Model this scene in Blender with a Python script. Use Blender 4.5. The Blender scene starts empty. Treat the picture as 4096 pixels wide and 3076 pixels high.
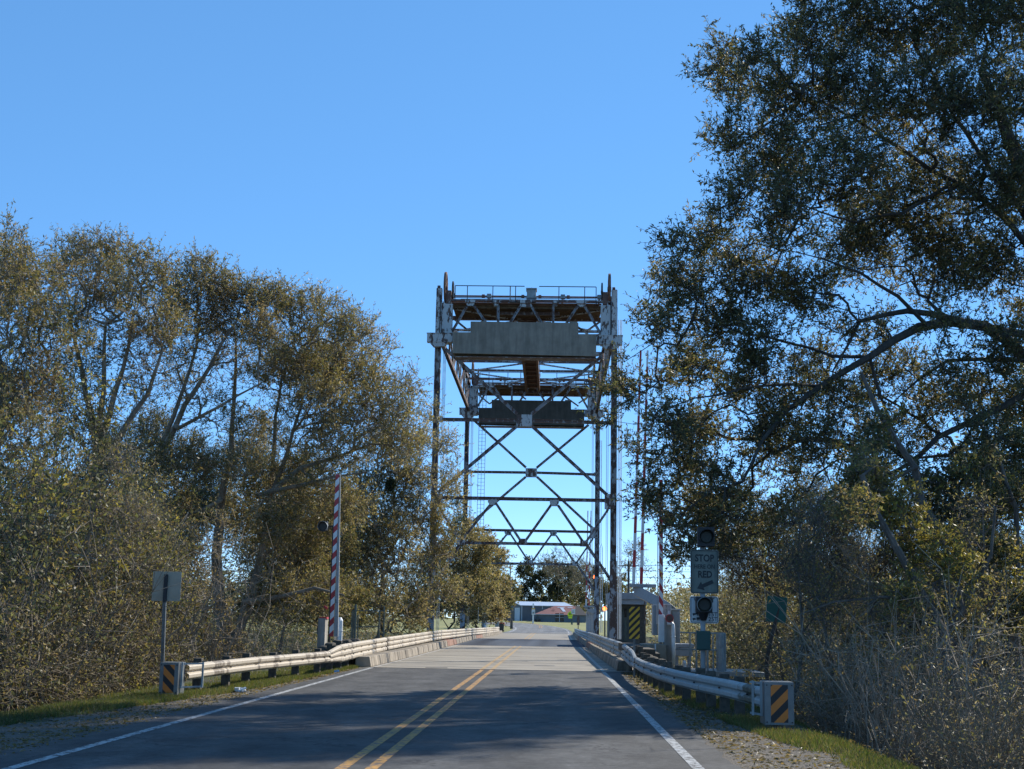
import bpy, bmesh, math, random
import numpy as np
from mathutils import Matrix, Vector
C = bpy.context.scene.collection
rad = math.radians

# ------------------------------------------------------------------ camera, light, exposure
CAMH = 1.57
F_PX = 5463.0                       # focal length in pixels of the 4096 wide photograph
cam_d = bpy.data.cameras.new('camera'); cam = bpy.data.objects.new('camera', cam_d); C.objects.link(cam)
cam_d.sensor_width = 36.0; cam_d.lens = 36.0 * F_PX / 4096.0; cam_d.clip_end = 6000; cam_d.clip_start = 0.1
def _solve(roll, vp):
    yaw = pitch = 0.0
    for _ in range(60):
        R = Matrix.Rotation(yaw, 3, 'Z') @ Matrix.Rotation(math.pi/2 + pitch, 3, 'X') @ Matrix.Rotation(roll, 3, 'Z')
        d = R.transposed() @ Vector((0, 1, 0)); px = d.x/-d.z*F_PX; py = d.y/-d.z*F_PX
        yaw += (vp[0]-2048-px)/F_PX*.8; pitch -= (1538-vp[1]-py)/F_PX*.8
    return R
CR = _solve(rad(1.0), (2203.5, 2477.5))
M4 = CR.to_4x4(); M4.translation = (0, 0, CAMH); cam.matrix_world = M4
bpy.context.scene.camera = cam

SUN_EL, SUN_AZ = 35.0, 43.0         # azimuth from +Y towards +X
S = Vector((math.cos(rad(SUN_EL))*math.sin(rad(SUN_AZ)), math.cos(rad(SUN_EL))*math.cos(rad(SUN_AZ)), math.sin(rad(SUN_EL))))
sd = bpy.data.lights.new('sun', 'SUN'); sd.energy = 5.0; sd.angle = rad(0.53); sd.color = (1, .93, .82)
so = bpy.data.objects.new('sun', sd); C.objects.link(so); so.rotation_euler = S.to_track_quat('Z', 'Y').to_euler()
w = bpy.data.worlds.new('World'); bpy.context.scene.world = w; w.use_nodes = True
nt = w.node_tree; bg = nt.nodes['Background']
sky = nt.nodes.new('ShaderNodeTexSky'); sky.sky_type = 'NISHITA'; sky.sun_disc = False
sky.sun_elevation = rad(SUN_EL); sky.sun_rotation = rad(SUN_AZ)
sky.air_density = 0.6; sky.dust_density = 0.0; sky.ozone_density = 5.0; sky.altitude = 3000
_ga = nt.nodes.new('ShaderNodeGamma'); _ga.inputs[1].default_value = .55
_hs = nt.nodes.new('ShaderNodeHueSaturation'); _hs.inputs['Saturation'].default_value = 1.44; _hs.inputs['Value'].default_value = 2.45
nt.links.new(sky.outputs[0], _ga.inputs[0]); nt.links.new(_ga.outputs[0], _hs.inputs['Color']); nt.links.new(_hs.outputs[0], bg.inputs[0])
bg.inputs[1].default_value = 0.15
vs = bpy.context.scene.view_settings
vs.view_transform = 'Standard'; vs.look = 'None'; vs.gamma = 1.0; vs.exposure = 0.45
bpy.context.scene.cycles.max_bounces = 6
bpy.context.scene.cycles.transparent_max_bounces = 4

# ------------------------------------------------------------------ pixel -> world helpers (4096 wide photo pixels)
def ray(x, y): return CR @ Vector(((x-2048)/F_PX, (1538-y)/F_PX, -1))
def at(x, y, Y):
    d = ray(x, y); t = Y/d.y; return Vector((d.x*t, Y, d.z*t+CAMH))
def gnd(x, y, z=0.0):
    d = ray(x, y); t = (z-CAMH)/d.z; return Vector((d.x*t, d.y*t, z))
def ramp(y): return max(0.0, min(1.15, .0085*(y-165)))
def gfar(x, y):
    lo, hi = 20.0, 1200.0; d = ray(x, y)
    for _ in range(50):
        m = (lo+hi)/2
        if CAMH + d.z/d.y*m < ramp(m) : hi = m
        else: lo = m
    return Vector((d.x/d.y*lo, lo, ramp(lo)))
QS = 1.8517
def q(x, y, Y): return at(x*QS, y*QS, Y)
K = .40687
def t1(x, y, Y=81.0): return at(1660+x*K, 1040+y*K, Y)
def f3(x, y): return (1660+x*K, 2200+y*K)
def t4(x, y, Y=45.0): return at(2400+x*K, 2000+y*K, Y)

# ------------------------------------------------------------------ materials
def new_mat(name):
    m = bpy.data.materials.new(name); m.use_nodes = True
    return m, m.node_tree, m.node_tree.nodes['Principled BSDF']
def N(nt, t, **kw):
    n = nt.nodes.new(t)
    for k, v in kw.items(): setattr(n, k, v)
    return n
def noise(nt, scale, detail=4, vec=None, rough=.55):
    n = N(nt, 'ShaderNodeTexNoise'); n.inputs['Scale'].default_value = scale; n.inputs['Detail'].default_value = detail; n.inputs['Roughness'].default_value = rough
    if vec: nt.links.new(vec, n.inputs['Vector'])
    return n.outputs['Fac']
def geo(nt): return N(nt, 'ShaderNodeNewGeometry').outputs['Position']
def mapped(nt, vec, sc):
    n = N(nt, 'ShaderNodeMapping'); n.inputs['Scale'].default_value = sc; nt.links.new(vec, n.inputs['Vector']); return n.outputs[0]
def ramp_n(nt, fac, stops):
    n = N(nt, 'ShaderNodeValToRGB'); e = n.color_ramp.elements
    e[0].position, e[0].color = stops[0][0], (*stops[0][1], 1)
    e[1].position, e[1].color = stops[-1][0], (*stops[-1][1], 1)
    for p, c in stops[1:-1]:
        x = e.new(p); x.color = (*c, 1)
    nt.links.new(fac, n.inputs[0]); return n.outputs[0]
def mixc(nt, fac, a, b, mode='MIX'):
    n = N(nt, 'ShaderNodeMix', data_type='RGBA', blend_type=mode)
    if isinstance(fac, (int, float)): n.inputs[0].default_value = fac
    else: nt.links.new(fac, n.inputs[0])
    for i, v in ((6, a), (7, b)):
        if isinstance(v, tuple): n.inputs[i].default_value = (*v, 1)
        else: nt.links.new(v, n.inputs[i])
    return n.outputs[2]
def bump(nt, bs, fac, strength, dist=.02):
    b = N(nt, 'ShaderNodeBump'); b.inputs['Strength'].default_value = strength; b.inputs['Distance'].default_value = dist
    nt.links.new(fac, b.inputs['Height']); nt.links.new(b.outputs[0], bs.inputs['Normal'])
def simple(name, col, rough=.6, metal=0., var=.25, scale=6., bmp=0.):
    m, nt, b = new_mat(name); p = geo(nt)
    f = noise(nt, scale, 5, p)
    a = tuple(c*(1-var) for c in col); d = tuple(min(1, c*(1+var)) for c in col)
    nt.links.new(ramp_n(nt, f, [(.3, a), (.7, d)]), b.inputs['Base Color'])
    b.inputs['Roughness'].default_value = rough; b.inputs['Metallic'].default_value = metal
    if bmp: bump(nt, b, noise(nt, scale*6, 4, p), bmp)
    return m
def peel(name, paint, rust, scale=1.6, thr=.53, rough=.6):
    m, nt, b = new_mat(name); p = geo(nt); pz = mapped(nt, p, (1, 1, .45))
    f = noise(nt, scale, 7, pz, .68); f2 = noise(nt, scale*7, 4, p, .6)
    rc = ramp_n(nt, f2, [(.3, tuple(c*.35 for c in rust)), (.7, rust)])
    pc = ramp_n(nt, f2, [(.3, tuple(c*.8 for c in paint)), (.75, paint)])
    k = ramp_n(nt, f, [(thr, (0, 0, 0)), (thr+.035, (1, 1, 1))])
    nt.links.new(mixc(nt, k, pc, rc), b.inputs['Base Color']); b.inputs['Roughness'].default_value = rough
    bump(nt, b, f, .25, .01); return m
def concrete(name, a, d, streak=.6, rough=.85, scale=2.):
    m, nt, b = new_mat(name); p = geo(nt); pz = mapped(nt, p, (1, 1, .12))
    f = noise(nt, scale, 6, p, .62); s = noise(nt, 3.2, 5, pz, .6)
    c = ramp_n(nt, f, [(.3, a), (.7, d)])
    k = ramp_n(nt, s, [(.42, (1, 1, 1)), (.62, (1-streak,)*3)])
    nt.links.new(mixc(nt, 1.0, c, k, 'MULTIPLY'), b.inputs['Base Color']); b.inputs['Roughness'].default_value = rough
    bump(nt, b, noise(nt, 40, 4, p), .3, .01); return m
M = {}
M['steel'] = peel('weathered_paint', (.50, .51, .50), (.13, .075, .055), 4.0, .51)
M['steel_brace'] = peel('brace_paint', (.30, .30, .31), (.16, .09, .07), 4, .49)
M['steel_rusty'] = peel('rusty_paint', (.29, .27, .26), (.17, .09, .065), 4, .42)
M['steel_post'] = peel('post_paint', (.40, .41, .42), (.14, .08, .058), 3.0, .47)
M['rust'] = simple('rust', (.17, .09, .06), .85, 0, .4, 5)
M['wood_under'] = simple('creosote_plank', (.16, .10, .055), .9, 0, .35, 4)
M['machine'] = simple('machine_grey', (.24, .28, .29), .5, 0, .3, 5)
M['dark'] = simple('dark_metal', (.02, .022, .024), .5)
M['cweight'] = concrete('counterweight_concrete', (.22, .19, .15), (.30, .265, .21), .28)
M['cweight_shade_dirt'] = concrete('shaded_dirty_counterweight', (.055, .055, .045), (.09, .085, .07), .3)  # farther block: its shade and dirt are both put into the colour
M['conc'] = concrete('pale_concrete', (.30, .29, .26), (.42, .40, .36), .35)
M['kerb'] = concrete('kerb_concrete', (.20, .165, .12), (.42, .36, .28), .65, scale=1.2)
M['kerb_red'] = concrete('reddish_kerb', (.24, .11, .07), (.34, .19, .13), .4)
M['galv'] = simple('galvanised', (.17, .185, .19), .42, .35, .12, 9)
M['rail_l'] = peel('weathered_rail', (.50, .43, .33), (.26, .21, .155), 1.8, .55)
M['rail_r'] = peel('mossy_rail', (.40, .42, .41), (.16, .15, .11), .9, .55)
M['post_wood'] = simple('post_wood', (.085, .075, .06), .9, 0, .4, 9, .4)
M['white'] = simple('white_paint', (.74, .75, .74), .45, 0, .08, 6)
M['red'] = simple('red_paint', (.42, .035, .04), .45, 0, .12, 6)
M['grey_paint'] = peel('grey_paint', (.36, .38, .39), (.25, .24, .22), 2.2, .60)
M['yellow'] = simple('sign_yellow', (.72, .40, .02), .4, 0, .06, 5)
M['orange'] = simple('sign_orange', (.58, .17, .022), .4, 0, .08, 5)
M['black'] = simple('sign_black', (.015, .015, .017), .5, 0, .1, 5)
M['lime'] = simple('sign_lime', (.62, .78, .02), .4, 0, .05, 5)
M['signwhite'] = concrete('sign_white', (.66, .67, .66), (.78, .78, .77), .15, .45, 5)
M['sign_shade_dirt'] = concrete('shaded_dirty_sign', (.13, .155, .13), (.22, .245, .21), .35, .55, 5)  # dirt streaks, plus the stop plate's shade put into its dim colour
M['signback'] = simple('sign_back', (.36, .33, .26), .55, .2, .1, 4)
M['ink'] = simple('sign_ink', (.02, .025, .03), .55)
M['green'] = simple('green_panel', (.018, .065, .055), .5, 0, .15, 4)
M['teal'] = simple('teal_sign', (.015, .10, .085), .5, 0, .15, 3)
M['conduit'] = simple('conduit', (.72, .74, .74), .35, .2, .1, 6)
M['dkgreenpost'] = simple('green_post', (.10, .13, .11), .5, .2, .2, 8)
M['lens'] = simple('dark_lens', (.02, .024, .018), .5)
M['lens_red'] = simple('red_lens', (.10, .02, .02), .15)
M['booth'] = simple('booth_wall', (.10, .115, .11), .8, 0, .35, 2)
M['roofgrey'] = simple('booth_roof', (.30, .32, .34), .7, 0, .15, 2)
M['barnwall'] = simple('corrugated_wall', (.10, .115, .135), .6, .1, .12, 1.2)
M['barnroof'] = simple('metal_roof', (.50, .56, .62), .4, .3, .1, 1)
M['bluewhite'] = simple('door_white', (.55, .58, .62), .5, 0, .1, 1)
M['housewall'] = simple('house_wall', (.14, .165, .19), .8, 0, .12, 1.5)
M['rustroof'] = peel('rusty_roof', (.32, .13, .10), (.20, .07, .05), .8, .55)
M['darkroof'] = simple('dark_roof', (.035, .033, .035), .8)
M['glass'] = simple('window_glass', (.015, .02, .025), .1)
M['wagon'] = simple('wagon', (.12, .085, .06), .7)
M['tyre'] = simple('rubber', (.03, .03, .03), .8)
M['bin'] = simple('bin_plastic', (.035, .04, .045), .5)
M['binlid'] = simple('bin_lid', (.35, .05, .04), .5)
M['litterw'] = simple('litter_white', (.6, .62, .62), .5)
M['wire'] = simple('wire', (.05, .05, .05), .6)
m, nt, b = new_mat('amber_lamp'); b.inputs['Base Color'].default_value = (.9, .2, .05, 1); b.inputs['Emission Color'].default_value = (1, .16, .04, 1); b.inputs['Emission Strength'].default_value = 4.0; M['amber'] = m
m, nt, b = new_mat('water'); b.inputs['Base Color'].default_value = (.04, .045, .03, 1); b.inputs['Roughness'].default_value = .08; bump(nt, b, noise(nt, 1.5, 4, geo(nt)), .2, .05); M['water'] = m

def asphalt(name, base, spread, fine=140.):
    m, nt, b = new_mat(name); p = geo(nt)
    big = noise(nt, .35, 4, mapped(nt, p, (1, .25, 1))); f = noise(nt, fine, 3, p, .7); md = noise(nt, 6, 5, p)
    lo = tuple(c*(1-spread) for c in base); hi = tuple(c*(1+spread) for c in base)
    c = ramp_n(nt, big, [(.3, lo), (.7, hi)])
    g = ramp_n(nt, f, [(.3, (.4,)*3), (.72, (1.75,)*3)]); c = mixc(nt, .9, c, g, 'MULTIPLY')
    g3 = ramp_n(nt, noise(nt, 11, 6, p, .8), [(.3, (.55,)*3), (.7, (1.45,)*3)]); c = mixc(nt, 1., c, g3, 'MULTIPLY')
    st = ramp_n(nt, noise(nt, 1.3, 6, mapped(nt, p, (1, .5, 1)), .7), [(.36, (.52,)*3), (.5, (.95,)*3), (.64, (1.35,)*3)]); c = mixc(nt, 1., c, st, 'MULTIPLY')
    g2 = ramp_n(nt, md, [(.3, (.8,)*3), (.7, (1.15,)*3)]); c = mixc(nt, 1., c, g2, 'MULTIPLY')
    # wheel tracks polished lighter
    sx = N(nt, 'ShaderNodeSeparateXYZ'); nt.links.new(p, sx.inputs[0])
    mm = N(nt, 'ShaderNodeMath', operation='MULTIPLY'); nt.links.new(sx.outputs[0], mm.inputs[0]); mm.inputs[1].default_value = 2*math.pi/1.75
    ms = N(nt, 'ShaderNodeMath', operation='SINE'); nt.links.new(mm.outputs[0], ms.inputs[0])
    tr = ramp_n(nt, ms.outputs[0], [(0., (.92,)*3), (1., (1.1,)*3)]); c = mixc(nt, 1., c, tr, 'MULTIPLY')
    # cracks
    v = N(nt, 'ShaderNodeTexVoronoi', feature='DISTANCE_TO_EDGE'); v.inputs['Scale'].default_value = .8
    wv = N(nt, 'ShaderNodeVectorMath', operation='ADD'); nn = N(nt, 'ShaderNodeTexNoise'); nn.inputs['Scale'].default_value = 2.5; nn.inputs['Detail'].default_value = 5
    nt.links.new(p, nn.inputs['Vector']); nt.links.new(p, wv.inputs[0]); nt.links.new(nn.outputs['Color'], wv.inputs[1]); nt.links.new(wv.outputs[0], v.inputs['Vector'])
    ck = ramp_n(nt, v.outputs['Distance'], [(.0, (1, 1, 1)), (.026, (0, 0, 0))])
    cm = ramp_n(nt, noise(nt, .22, 2, p), [(.46, (0, 0, 0)), (.54, (1, 1, 1))])
    kk = mixc(nt, 1., ck, cm, 'MULTIPLY'); c = mixc(nt, kk, c, (.012, .012, .013))
    nt.links.new(c, b.inputs['Base Color']); b.inputs['Roughness'].default_value = .75; b.inputs['Specular IOR Level'].default_value = .35
    bump(nt, b, f, .35, .01); return m
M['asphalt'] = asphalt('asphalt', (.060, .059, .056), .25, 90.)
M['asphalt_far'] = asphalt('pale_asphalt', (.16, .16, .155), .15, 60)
def deckmat():
    m, nt, b = new_mat('deck_concrete'); p = geo(nt)
    tr = noise(nt, .8, 5, mapped(nt, p, (.12, 1.2, 1)), .6); f = noise(nt, 60, 3, p, .7); md = noise(nt, .7, 5, p)
    c = ramp_n(nt, tr, [(.3, (.16, .145, .12)), (.5, (.27, .24, .19)), (.75, (.36, .315, .24))])
    c = mixc(nt, 1., c, ramp_n(nt, md, [(.3, (.8,)*3), (.7, (1.1,)*3)]), 'MULTIPLY')
    c = mixc(nt, .6, c, ramp_n(nt, f, [(.3, (.6,)*3), (.7, (1.4,)*3)]), 'MULTIPLY')
    nt.links.new(c, b.inputs['Base Color']); b.inputs['Roughness'].default_value = .8; bump(nt, b, f, .3, .01); return m
M['deck'] = deckmat()
def gridmat():
    m, nt, b = new_mat('steel_grid'); p = geo(nt)
    bands = noise(nt, .55, 2, mapped(nt, p, (1, .02, 1)), .4)
    c = ramp_n(nt, bands, [(.35, (.028, .035, .05)), (.65, (.10, .12, .15))])
    nt.links.new(c, b.inputs['Base Color']); b.inputs['Roughness'].default_value = .9; b.inputs['Specular IOR Level'].default_value = .15
    return m
M['grid'] = gridmat()
def paintmat(name, col, wear):
    m, nt, b = new_mat(name); p = geo(nt); f = noise(nt, 9, 7, p, .75); f2 = noise(nt, 120, 2, p, .7)
    c = ramp_n(nt, f, [(wear, (.075, .072, .068)), (wear+.06, col)])
    c = mixc(nt, .5, c, ramp_n(nt, f2, [(.3, (.5,)*3), (.6, (1.15,)*3)]), 'MULTIPLY')
    nt.links.new(c, b.inputs['Base Color']); b.inputs['Roughness'].default_value = .7; return m
M['line_y'] = paintmat('line_yellow', (.48, .245, .045), .45)
M['line_w'] = paintmat('line_white', (.42, .43, .42), .45)
def wornmat(name, col):
    m, nt, b = new_mat(name); p = geo(nt); f = noise(nt, 7, 7, p, .75)
    c = ramp_n(nt, f, [(.42, (.24, .21, .17)), (.55, col)])
    nt.links.new(c, b.inputs['Base Color']); b.inputs['Roughness'].default_value = .75; return m
M['worn_y'] = wornmat('worn_yellow', (.46, .27, .07)); M['worn_w'] = wornmat('worn_white', (.46, .45, .42))
def groundmat():
    m, nt, b = new_mat('ground_soil'); p = geo(nt)
    a = noise(nt, .5, 6, p, .65); f = noise(nt, 14, 6, p, .7)
    c = mixc(nt, ramp_n(nt, a, [(.42, (0, 0, 0)), (.58, (1, 1, 1))]), (.055, .05, .03), (.05, .065, .022))
    c = mixc(nt, 1., c, ramp_n(nt, f, [(.3, (.5,)*3), (.7, (1.4,)*3)]), 'MULTIPLY')
    nt.links.new(c, b.inputs['Base Color']); b.inputs['Roughness'].default_value = .95; bump(nt, b, f, .8, .05); return m
M['soil'] = groundmat()
def lawnmat():
    m, nt, b = new_mat('far_lawn'); p = geo(nt); a = noise(nt, .15, 6, p, .65)
    c = ramp_n(nt, a, [(.35, (.15, .17, .045)), (.65, (.26, .24, .08))]); nt.links.new(c, b.inputs['Base Color']); b.inputs['Roughness'].default_value = .95; return m
M['lawn'] = lawnmat()
def gravelmat():
    m, nt, b = new_mat('gravel'); p = geo(nt); v = N(nt, 'ShaderNodeTexVoronoi'); v.inputs['Scale'].default_value = 38; nt.links.new(p, v.inputs['Vector'])
    a = noise(nt, 1.2, 6, p, .7)
    c = mixc(nt, 1., ramp_n(nt, v.outputs['Distance'], [(.1, (.21, .185, .155)), (.7, (.09, .08, .065))]), ramp_n(nt, a, [(.3, (.55, .55, .5)), (.7, (1.25, 1.2, 1.15))]), 'MULTIPLY')
    nt.links.new(c, b.inputs['Base Color']); b.inputs['Roughness'].default_value = .95; bump(nt, b, v.outputs['Distance'], .8, .03); return m
M['gravel'] = gravelmat()
def leafmat(name, trans=.35, tcol=(1.25, 1.2, .5), rough=.42):
    m, nt, b = new_mat(name); a = N(nt, 'ShaderNodeAttribute', attribute_name='col')
    nt.links.new(a.outputs['Color'], b.inputs['Base Color']); b.inputs['Roughness'].default_value = rough; b.inputs['Specular IOR Level'].default_value = .3
    t = N(nt, 'ShaderNodeBsdfTranslucent'); nt.links.new(mixc(nt, 1., a.outputs['Color'], tcol, 'MULTIPLY'), t.inputs[0])
    mx = N(nt, 'ShaderNodeMixShader'); mx.inputs[0].default_value = trans
    nt.links.new(b.outputs[0], mx.inputs[1]); nt.links.new(t.outputs[0], mx.inputs[2]); nt.links.new(mx.outputs[0], nt.nodes['Material Output'].inputs[0]); return m
M['leaf'] = leafmat('leaf', .42, (1.4, 1.3, .75), .52); M['blade'] = leafmat('grass_blade', .4, (1.3, 1.3, .5), .6)
def barkmat(name, a, d):
    m, nt, b = new_mat(name); p = geo(nt); pz = mapped(nt, p, (1, 1, .25)); f = noise(nt, 9, 6, pz, .7); g = noise(nt, .9, 3, p)
    c = ramp_n(nt, f, [(.3, a), (.7, d)]); c = mixc(nt, 1., c, ramp_n(nt, g, [(.35, (.7,)*3), (.65, (1.25,)*3)]), 'MULTIPLY')
    nt.links.new(c, b.inputs['Base Color']); b.inputs['Roughness'].default_value = .9; bump(nt, b, f, .7, .03); return m
M['bark'] = barkmat('oak_bark', (.05, .043, .036), (.16, .14, .12))
M['bark_pale'] = barkmat('pale_bark', (.15, .12, .09), (.34, .285, .215))
M['twig'] = barkmat('brush_twig', (.09, .07, .045), (.22, .17, .115))
M['bark_dark'] = barkmat('dark_bark', (.03, .028, .025), (.085, .075, .065))

# ------------------------------------------------------------------ objects
def tag(o, label=None, cat=None, group=None, kind=None):
    if label: o['label'] = label
    if cat: o['category'] = cat
    if group: o['group'] = group
    if kind: o['kind'] = kind
    return o
def thing(name, loc, label, cat, group=None):
    o = bpy.data.objects.new(name, None); C.objects.link(o); o.location = loc; o.empty_display_size = .2
    return tag(o, label, cat, group)
class MB:
    def __init__(s): s.v = []; s.f = []; s.m = []
    def face(s, pts, mi=0):
        n = len(s.v); s.v += [tuple(p) for p in pts]; s.f.append(tuple(range(n, n+len(pts)))); s.m.append(mi)
    def hull8(s, a, mi=0):          # a: 4 bottom, 4 top
        n = len(s.v); s.v += [tuple(p) for p in a]
        for f in ((3, 2, 1, 0), (4, 5, 6, 7), (0, 1, 5, 4), (1, 2, 6, 5), (2, 3, 7, 6), (3, 0, 4, 7)):
            s.f.append(tuple(n+i for i in f)); s.m.append(mi)
    def box(s, x0, x1, y0, y1, z0, z1, mi=0):
        s.hull8([(x0, y0, z0), (x1, y0, z0), (x1, y1, z0), (x0, y1, z0), (x0, y0, z1), (x1, y0, z1), (x1, y1, z1), (x0, y1, z1)], mi)
    def beam(s, p, qq, w, h=None, mi=0, up=(0, 1, 0)):   # w across (perp to up), h along up
        h = h or w; p = Vector(p); qq = Vector(qq); d = (qq-p).normalized(); u = Vector(up)
        if abs(d.dot(u)) > .95: u = Vector((1, 0, 0))
        a = d.cross(u).normalized()*w/2; bb = d.cross(a).normalized()*h/2
        s.hull8([p-a-bb, p+a-bb, p+a+bb, p-a+bb, qq-a-bb, qq+a-bb, qq+a+bb, qq-a+bb], mi)
    def ibeam(s, p, qq, w, h, t=.03, mi=0, up=(0, 1, 0)):  # H section: two flanges and a web
        p = Vector(p); qq = Vector(qq); d = (qq-p).normalized(); u = Vector(up)
        if abs(d.dot(u)) > .95: u = Vector((1, 0, 0))
        a = d.cross(u).normalized(); bb = d.cross(a).normalized()
        for sg in (-1, 1): s.beam(p+a*sg*(w/2-t/2), qq+a*sg*(w/2-t/2), t, h, mi, up)
        s.beam(p, qq, w-2*t-.004, t, mi, up)
    def tube(s, pts, r, n=8, mi=0, cap=True):
        pts = [Vector(p) for p in pts]; rs = r if isinstance(r, (list, tuple)) else [r]*len(pts); rings = []
        u = None
        for i, p in enumerate(pts):
            d = (pts[min(i+1, len(pts)-1)]-pts[max(i-1, 0)]).normalized()
            if u is None or abs(d.dot(u)) > .98: u = Vector((0, 0, 1)) if abs(d.z) < .9 else Vector((1, 0, 0))
            a = d.cross(u).normalized(); u = a.cross(d).normalized(); n0 = len(s.v)
            for k in range(n):
                t = 2*math.pi*k/n; s.v.append(tuple(p+(a*math.cos(t)+u*math.sin(t))*rs[i]))
            rings.append(n0)
        for a0, b0 in zip(rings, rings[1:]):
            for k in range(n): s.f.append((a0+k, a0+(k+1) % n, b0+(k+1) % n, b0+k)); s.m.append(mi)
        if cap:
            s.f.append(tuple(rings[0]+k for k in range(n))[::-1]); s.m.append(mi)
            s.f.append(tuple(rings[-1]+k for k in range(n))); s.m.append(mi)
    def prism(s, poly, y0, y1, mi=0):   # poly in (x,z), extruded in y
        n = len(poly); b0 = len(s.v); s.v += [(p[0], y0, p[1]) for p in poly]+[(p[0], y1, p[1]) for p in poly]
        s.f.append(tuple(b0+i for i in range(n))); s.m.append(mi); s.f.append(tuple(b0+n+i for i in range(n))[::-1]); s.m.append(mi)
        for i in range(n): s.f.append((b0+i, b0+(i+1) % n, b0+n+(i+1) % n, b0+n+i)); s.m.append(mi)
    def build(s, name, mats, parent=None, loc=None, smooth=False, bevel=0., label=None):
        me = bpy.data.meshes.new(name); me.from_pydata(s.v, [], s.f)
        if not isinstance(mats, (list, tuple)): mats = [mats]
        for m_ in mats: me.materials.append(M[m_] if isinstance(m_, str) else m_)
        me.polygons.foreach_set('material_index', s.m)
        bm = bmesh.new(); bm.from_mesh(me); bmesh.ops.recalc_face_normals(bm, faces=bm.faces); bm.to_mesh(me); bm.free()
        if smooth: me.polygons.foreach_set('use_smooth', [True]*len(me.polygons))
        o = bpy.data.objects.new(name, me); C.objects.link(o)
        if parent:
            o.parent = parent
            ploc = parent.location if parent.parent is None else parent.location+parent.parent.location
            o.location = -Vector(ploc)
        if loc: o.location = loc
        if bevel:
            bv = o.modifiers.new('bevel', 'BEVEL'); bv.width = bevel; bv.segments = 2; bv.limit_method = 'ANGLE'
        if label: o['label'] = label
        return o
def sub(mb, name, mats, par, **k):      # sub-part: parent part meshes carry world coordinates with an offset
    o = mb.build(name, mats, None, **k); o.parent = par; o.location = (0, 0, 0); return o
def clip(poly, x0, x1, y0, y1):
    for ax, lim, sg in ((0, x0, 1), (0, x1, -1), (1, y0, 1), (1, y1, -1)):
        out = []
        for i in range(len(poly)):
            a, b_ = poly[i], poly[(i+1) % len(poly)]; da, db = (a[ax]-lim)*sg, (b_[ax]-lim)*sg
            if da >= 0: out.append(a)
            if (da > 0 > db) or (da < 0 < db):
                t = da/(da-db); out.append((a[0]+(b_[0]-a[0])*t, a[1]+(b_[1]-a[1])*t))
        poly = out
        if len(poly) < 3: return []
    return poly
def stripes(mb, x0, x1, z0, z1, y, th, period, slant, ph=0., duty=.5, ma=0, mb_=1):
    """front-facing striped board; slant>0 rises to the right"""
    wd = x1-x0; n = int((z1-z0+abs(slant)*wd)/period)+4
    for i in range(-3, n+3):
        for j, (s0, s1) in enumerate(((0, duty), (duty, 1))):
            a = z0+(i+s0)*period+ph-abs(slant)*wd; b_ = z0+(i+s1)*period+ph-abs(slant)*wd
            p = clip([(x0, a), (x1, a+slant*wd), (x1, b_+slant*wd), (x0, b_)] if slant > 0 else [(x0, a-slant*wd), (x1, a), (x1, b_), (x0, b_-slant*wd)], x0, x1, z0, z1)
            if len(p) > 2: mb.prism(p, y, y+th, (ma, mb_)[j])
def textmesh(txt, size, cx, cz, y, name, parent, mat='ink', bold=.006, squeeze=1.):
    cu = bpy.data.curves.new(name, 'FONT'); cu.body = txt; cu.size = size; cu.align_x = 'CENTER'; cu.align_y = 'CENTER'; cu.extrude = .002; cu.offset = bold; cu.resolution_u = 3
    ob = bpy.data.objects.new(name, cu); C.objects.link(ob); bpy.context.view_layer.update()
    me = bpy.data.meshes.new_from_object(ob.evaluated_get(bpy.context.evaluated_depsgraph_get())); bpy.data.objects.remove(ob)
    me.transform(Matrix.Translation((cx, y, cz)) @ Matrix.Rotation(math.pi/2, 4, 'X') @ Matrix.Diagonal((squeeze, 1, 1, 1)))
    me.materials.clear(); me.materials.append(M[mat]); o = bpy.data.objects.new(name, me); C.objects.link(o); o.parent = parent
    return o
rng = np.random.default_rng(7); random.seed(7)

# ================================================================== TERRAIN, ROAD
def sst(t): t = np.clip(t, 0, 1); return t*t*(3-2*t)
def H(x, y):
    x = np.asarray(x, float); y = np.asarray(y, float)
    xr = np.interp(y, [0, 17, 20, 24, 40, 60], [3.75, 3.75, 3.7, 3.75, 3.6, 3.6]); xl = np.interp(y, [0, 18, 24, 30, 60], [-8.0, -8.0, -8.1, -8.5, -9.0])
    out = np.maximum(x-xr, xl-x)
    side = -1.9*sst(out/3.6) - .25*sst((out-4)/20)
    nz = .12*np.sin(x*.9+y*.37)*np.sin(y*.61-x*.23)*sst((out)/2)
    near = side+nz
    far = np.clip(.0085*(y-165), 0, 1.15)
    t = sst((y-138)/16)
    under = -3.0 - 2.4*(sst((y-70)/8)-sst((y-116)/10))
    t0 = sst((y-45)/4.0)
    mid = near*(1-t0)+np.minimum(under, near)*t0
    return mid*(1-t)+far*t - .02
xs = np.unique(np.concatenate([np.arange(-40, 40.1, .5), np.linspace(-140, 140, 57), np.linspace(-2500, 2500, 41)]))
ys = np.unique(np.concatenate([np.arange(-20, 60, .5), np.arange(60, 170, 2.), np.arange(170, 400, 10.), np.linspace(400, 4000, 30), np.linspace(-600, -20, 12)]))
X, Y = np.meshgrid(xs, ys); Z = H(X, Y)
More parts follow.
